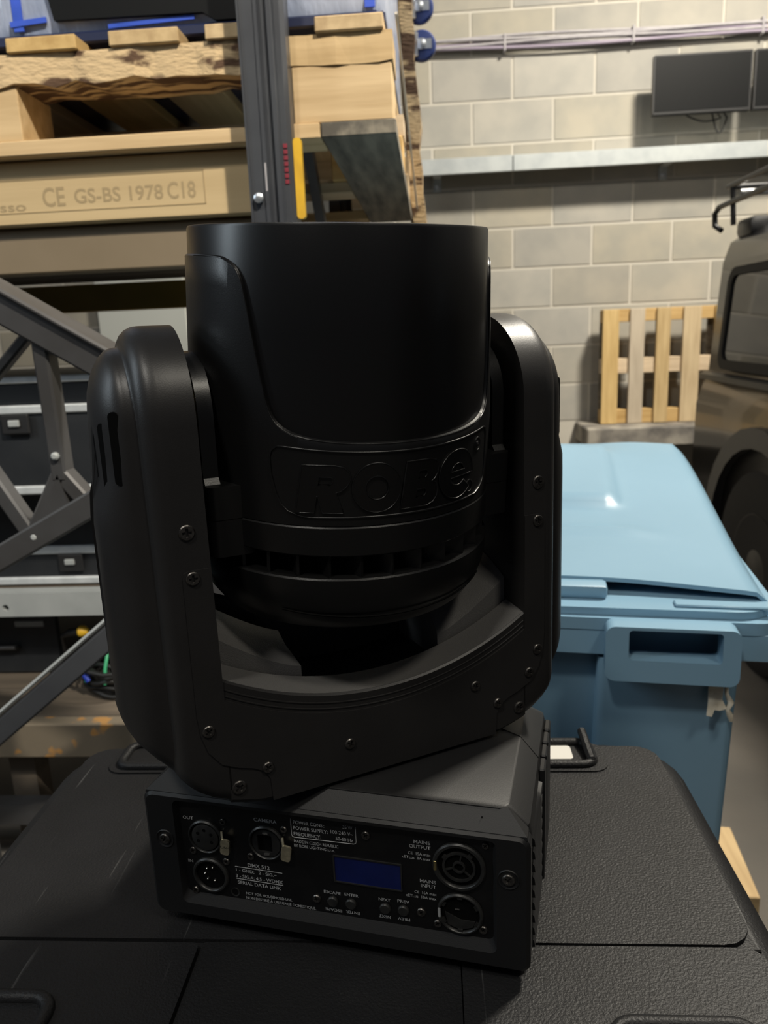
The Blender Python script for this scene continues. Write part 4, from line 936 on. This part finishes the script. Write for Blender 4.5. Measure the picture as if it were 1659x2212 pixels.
def pol(r, th, h): return (r * math.sin(R(th)), -r * math.cos(R(th)), h)
b = NB(); cols = []
for th in ths:
    top = cut(th); hs = [-0.0465 + (top - 0.0008 + 0.0465) * k / 10 for k in range(11)]
    c = [pol(Rout(h), th, h) for h in hs]
    c.append(pol(Rout(top) - 0.0006, th, top)); c.append(pol(Rin(top) - 0.0012, th, top + 0.0006))
    cols.append([b.verts.new(p) for p in c])
for i in range(len(cols)):
    A, B = cols[i], cols[(i + 1) % len(cols)]
    for k in range(len(A) - 1): b.faces.new((A[k], B[k], B[k + 1], A[k + 1]))
mesh('side_shell', b, 'shell_black', head, 38)
# a fine bead along the cut-out edge
b = NB(); tube(b, [pol(Rout(cut(t_)) - 0.0004, t_, cut(t_) - 0.0004) for t_ in ths if abs(t_) <= 84], 0.0005, 6); mesh('cutout_bead', b, 'shell_black', head, 60)
# lower ring, vent gap, bowl
b = NB(); revolve(b, ((0.0780, -0.0640), (0.0882, -0.0637), (0.0892, -0.0627), (0.0893, -0.0478), (0.0887, -0.0470), (0.080, -0.0468)), 96); mesh('lower_ring', b, 'shell_black', head, 35)
b = NB(); revolve(b, ((0.0770, -0.0770), (0.0770, -0.0620)), 64); mesh('vent_core', b, 'hole_black', head)
fin_me = None
for k in range(32):
    a = 360 / 32 * k
    if fin_me is None:
        fb = NB(); box(fb, -0.0008, 0.0008, -0.0062, 0.0062, -0.0068, 0.0068); bmesh.ops.recalc_face_normals(fb, faces=fb.faces)
        fin_me = bpy.data.meshes.new('vent_fin'); fb.to_mesh(fin_me); fb.free(); fin_me.materials.append(MATS['shell_black'])
    o = bpy.data.objects.new('vent_fin', fin_me); COL.objects.link(o); o.parent = head; o.location = pol(0.0824, a + 4, -0.0695); o.rotation_euler = (0, 0, R(a + 4 + 40))
b = NB(); revolve(b, ((0.0780, -0.0757), (0.0890, -0.0759), (0.0897, -0.0768), (0.0896, -0.0835), (0.0885, -0.0915), (0.0855, -0.1005), (0.0800, -0.1085), (0.0790, -0.1092), (0.0700, -0.1125), (0.045, -0.1150), (0.01, -0.1158)), 96); bowl = mesh('lower_bowl', b, 'shell_black', head, 25)
b = NB(); tube(b, [pol(0.0872, t_, -0.0955 - 0.004 * (1 - (t_ / 50) ** 2)) for t_ in range(-45, 46, 5)], 0.0006, 5); mesh('bowl_line', b, 'hole_black', head)
# raised outline round the logo
def logo_outline():
    pts = []
    for t_ in range(-41, 41, 3): pts.append((t_, -0.0050 - 0.0030 * (1 - (t_ / 43) ** 2)))
    pts += [(42.5, -0.0062), (43.8, -0.0090), (44.0, -0.0130), (43.6, -0.0290), (42.4, -0.0345), (40.5, -0.0380), (37.5, -0.0402)]
    for t_ in range(34, -36, -3): pts.append((t_, -0.0418))
    pts += [(-37.5, -0.0410), (-40.8, -0.0390), (-43.2, -0.0355), (-44.8, -0.0300), (-46.3, -0.0200), (-46.6, -0.0110), (-45.8, -0.0075), (-43.8, -0.0052)]
    return pts
b = NB(); tube(b, [pol(Rout(h) + 0.0001, t_, h) for t_, h in logo_outline()], 0.00055, 6, closed=True); mesh('logo_border', b, 'shell_black', head, 60)
def wrap_text(body, t0, t1, h0, h1, bold, shear, fit=True):
    me = text_mesh(body, bold=bold, shear=shear, res=6)
    b = NB(); b.from_mesh(me); bpy.data.meshes.remove(me)
    bmesh.ops.remove_doubles(b, verts=b.verts, dist=1e-5)
    bmesh.ops.dissolve_limit(b, angle_limit=0.02, verts=b.verts, edges=b.edges)
    x0 = min(v.co.x for v in b.verts); x1 = max(v.co.x for v in b.verts); y0 = min(v.co.y for v in b.verts); y1 = max(v.co.y for v in b.verts)
    for k in range(1, 12):
        bmesh.ops.bisect_plane(b, geom=list(b.verts) + list(b.edges) + list(b.faces), plane_co=(x0 + (x1 - x0) * k / 12, 0, 0), plane_no=(1, 0, 0))
    g = bmesh.ops.extrude_face_region(b, geom=list(b.faces)); top = [e for e in g['geom'] if isinstance(e, bmesh.types.BMVert)]; tops = set(top)
    for v in b.verts:
        th = t0 + (t1 - t0) * (v.co.x - x0) / (x1 - x0); h = h0 + (h1 - h0) * (v.co.y - y0) / (y1 - y0)
        r = Rout(h) + (0.0007 if v in tops else -0.0012)
        v.co = Vector(pol(r, th, h))
    return b
def arcp(cx, cy, r, a0, a1, n): return [(cx + r * math.cos(R(a0 + (a1 - a0) * k / n)), cy + r * math.sin(R(a0 + (a1 - a0) * k / n))) for k in range(n + 1)]
LET = {
    'R': ([(0, 0), (0, 1), (0.62, 1), (0.80, 0.96), (0.92, 0.86), (0.96, 0.72), (0.92, 0.58), (0.82, 0.47), (0.72, 0.43), (0.92, 0), (0.52, 0), (0.38, 0.36), (0.36, 0.36), (0.36, 0)], [[(0.36, 0.60), (0.36, 0.76), (0.58, 0.76), (0.63, 0.72), (0.63, 0.64), (0.58, 0.60)]]),
    'O': (circ(0.5, 0.5, 0.5, 36), [circ(0.5, 0.5, 0.235, 28)]),
    'B': ([(0, 0), (0, 1), (0.62, 1), (0.82, 0.95), (0.92, 0.84), (0.92, 0.68), (0.85, 0.57), (0.76, 0.52), (0.90, 0.46), (0.97, 0.34), (0.97, 0.18), (0.88, 0.06), (0.70, 0)], [[(0.36, 0.62), (0.36, 0.78), (0.55, 0.78), (0.60, 0.74), (0.60, 0.66), (0.55, 0.62)], [(0.36, 0.22), (0.36, 0.38), (0.58, 0.38), (0.63, 0.34), (0.63, 0.26), (0.58, 0.22)]]),
    'e': (arcp(0.5, 0.5, 0.5, -6, 318, 36) + arcp(0.5, 0.5, 0.23, 318, 210, 10) + [(0.30, 0.44)], [[(0.30, 0.56), (0.70, 0.56)] + arcp(0.5, 0.53, 0.19, 15, 165, 8)])}
def letter(ch, t0, t1, h0, h1, sh):
    t = bmesh.new(); poly, holes = LET[ch]; edges = []
    for lp in [poly] + holes:
        vs = [t.verts.new((p[0], p[1], 0)) for p in lp]
        for i in range(len(vs)): edges.append(t.edges.new((vs[i], vs[(i + 1) % len(vs)])))
    bmesh.ops.triangle_fill(t, use_beauty=True, edges=edges)
    for k in range(1, 10):
        bmesh.ops.bisect_plane(t, geom=list(t.verts) + list(t.edges) + list(t.faces), plane_co=(k / 10, 0, 0), plane_no=(1, 0, 0))
    g = bmesh.ops.extrude_face_region(t, geom=list(t.faces)); tops = set(e for e in g['geom'] if isinstance(e, bmesh.types.BMVert))
    for v in t.verts:
        h = h0 + (h1 - h0) * v.co.y; th = t0 + (t1 - t0) * v.co.x + sh * v.co.y
        v.co = Vector(pol(Rout(h) + (0.0007 if v in tops else -0.0012), th, h))
    return t
for ch, t0, t1, h0, h1, sh in (('R', -38.0, -20.8, -0.0392, -0.0140, 2.6), ('O', -19.2, -2.6, -0.0394, -0.0132, 0.0), ('B', -2.8, 11.4, -0.0390, -0.0140, 2.2), ('e', 12.4, 31.0, -0.0394, -0.0124, 0.0)):
    lo_ = mesh('logo_letter', letter(ch, t0, t1, h0, h1, sh), 'head_black', head, 30)
    b = NB()
    for lp in [LET[ch][0]] + LET[ch][1]:
        fine = []
        for (xa, ya), (xb, yb) in zip(lp, lp[1:] + lp[:1]):
            m_ = max(1, int(math.hypot(xb - xa, yb - ya) / 0.12))
            fine += [(xa + (xb - xa) * q / m_, ya + (yb - ya) * q / m_) for q in range(m_)]
        tube(b, [pol(Rout(h0 + (h1 - h0) * y) + 0.0005, t0 + (t1 - t0) * x + sh * y, h0 + (h1 - h0) * y) for x, y in fine], 0.00042, 6, closed=True)
    mesh('logo_letter_edge', b, 'shell_black', head, 60)
dotp = [(29.6 + 2.3 * math.cos(2 * math.pi * k / 18), -0.0355 + 0.0034 * math.sin(2 * math.pi * k / 18)) for k in range(18)]
b = NB(); tube(b, [pol(Rout(h) + 0.0001, t_, h) for t_, h in dotp], 0.0004, 5, closed=True); mesh('logo_dot', b, 'shell_black', head, 60)
ringp = [(35.3 + 2.4 * math.cos(2 * math.pi * k / 20), -0.0135 + 0.0037 * math.sin(2 * math.pi * k / 20)) for k in range(20)]
b = NB(); tube(b, [pol(Rout(h) + 0.0001, t_, h) for t_, h in ringp], 0.0004, 5, closed=True); mesh('logo_mark', b, 'shell_black', head, 60)
b = wrap_text('R', 34.2, 36.4, -0.0151, -0.0119, 0.02, 0.0); mesh('logo_mark', b, 'shell_black', head)
# tilt brackets and clamp blocks
for s in (-1, 1):
    po = [(0.034 * math.cos(R(a)), 0.034 * math.sin(R(a)) + 0.002) for a in range(0, 181, 10)] + [(-0.036, -0.026), (-0.040, -0.030), (0.040, -0.030), (0.036, -0.026)]
    b = NB(); prism(b, po, s * 0.0855, s * 0.0935, 'x')
    mesh('tilt_bracket', b, 'shell_black', head, 40)
    for z0, z1 in ((-0.0470, -0.0290), (-0.0680, -0.0474)):
        b = NB(); rr = rrect(0.0660, 0.0942, -0.0455, 0.0455, 0.006, 4); rr = [(s * x, y) for x, y in rr]
        prism(b, rr, z0, z1, 'z'); bmesh.ops.bevel(b, geom=[e for e in b.edges if e.calc_face_angle(0) > 1.2], offset=0.0008, segments=1, affect='EDGES'); mesh('clamp_block', b, 'shell_black', head, 40)
bpy.context.view_layer.update()
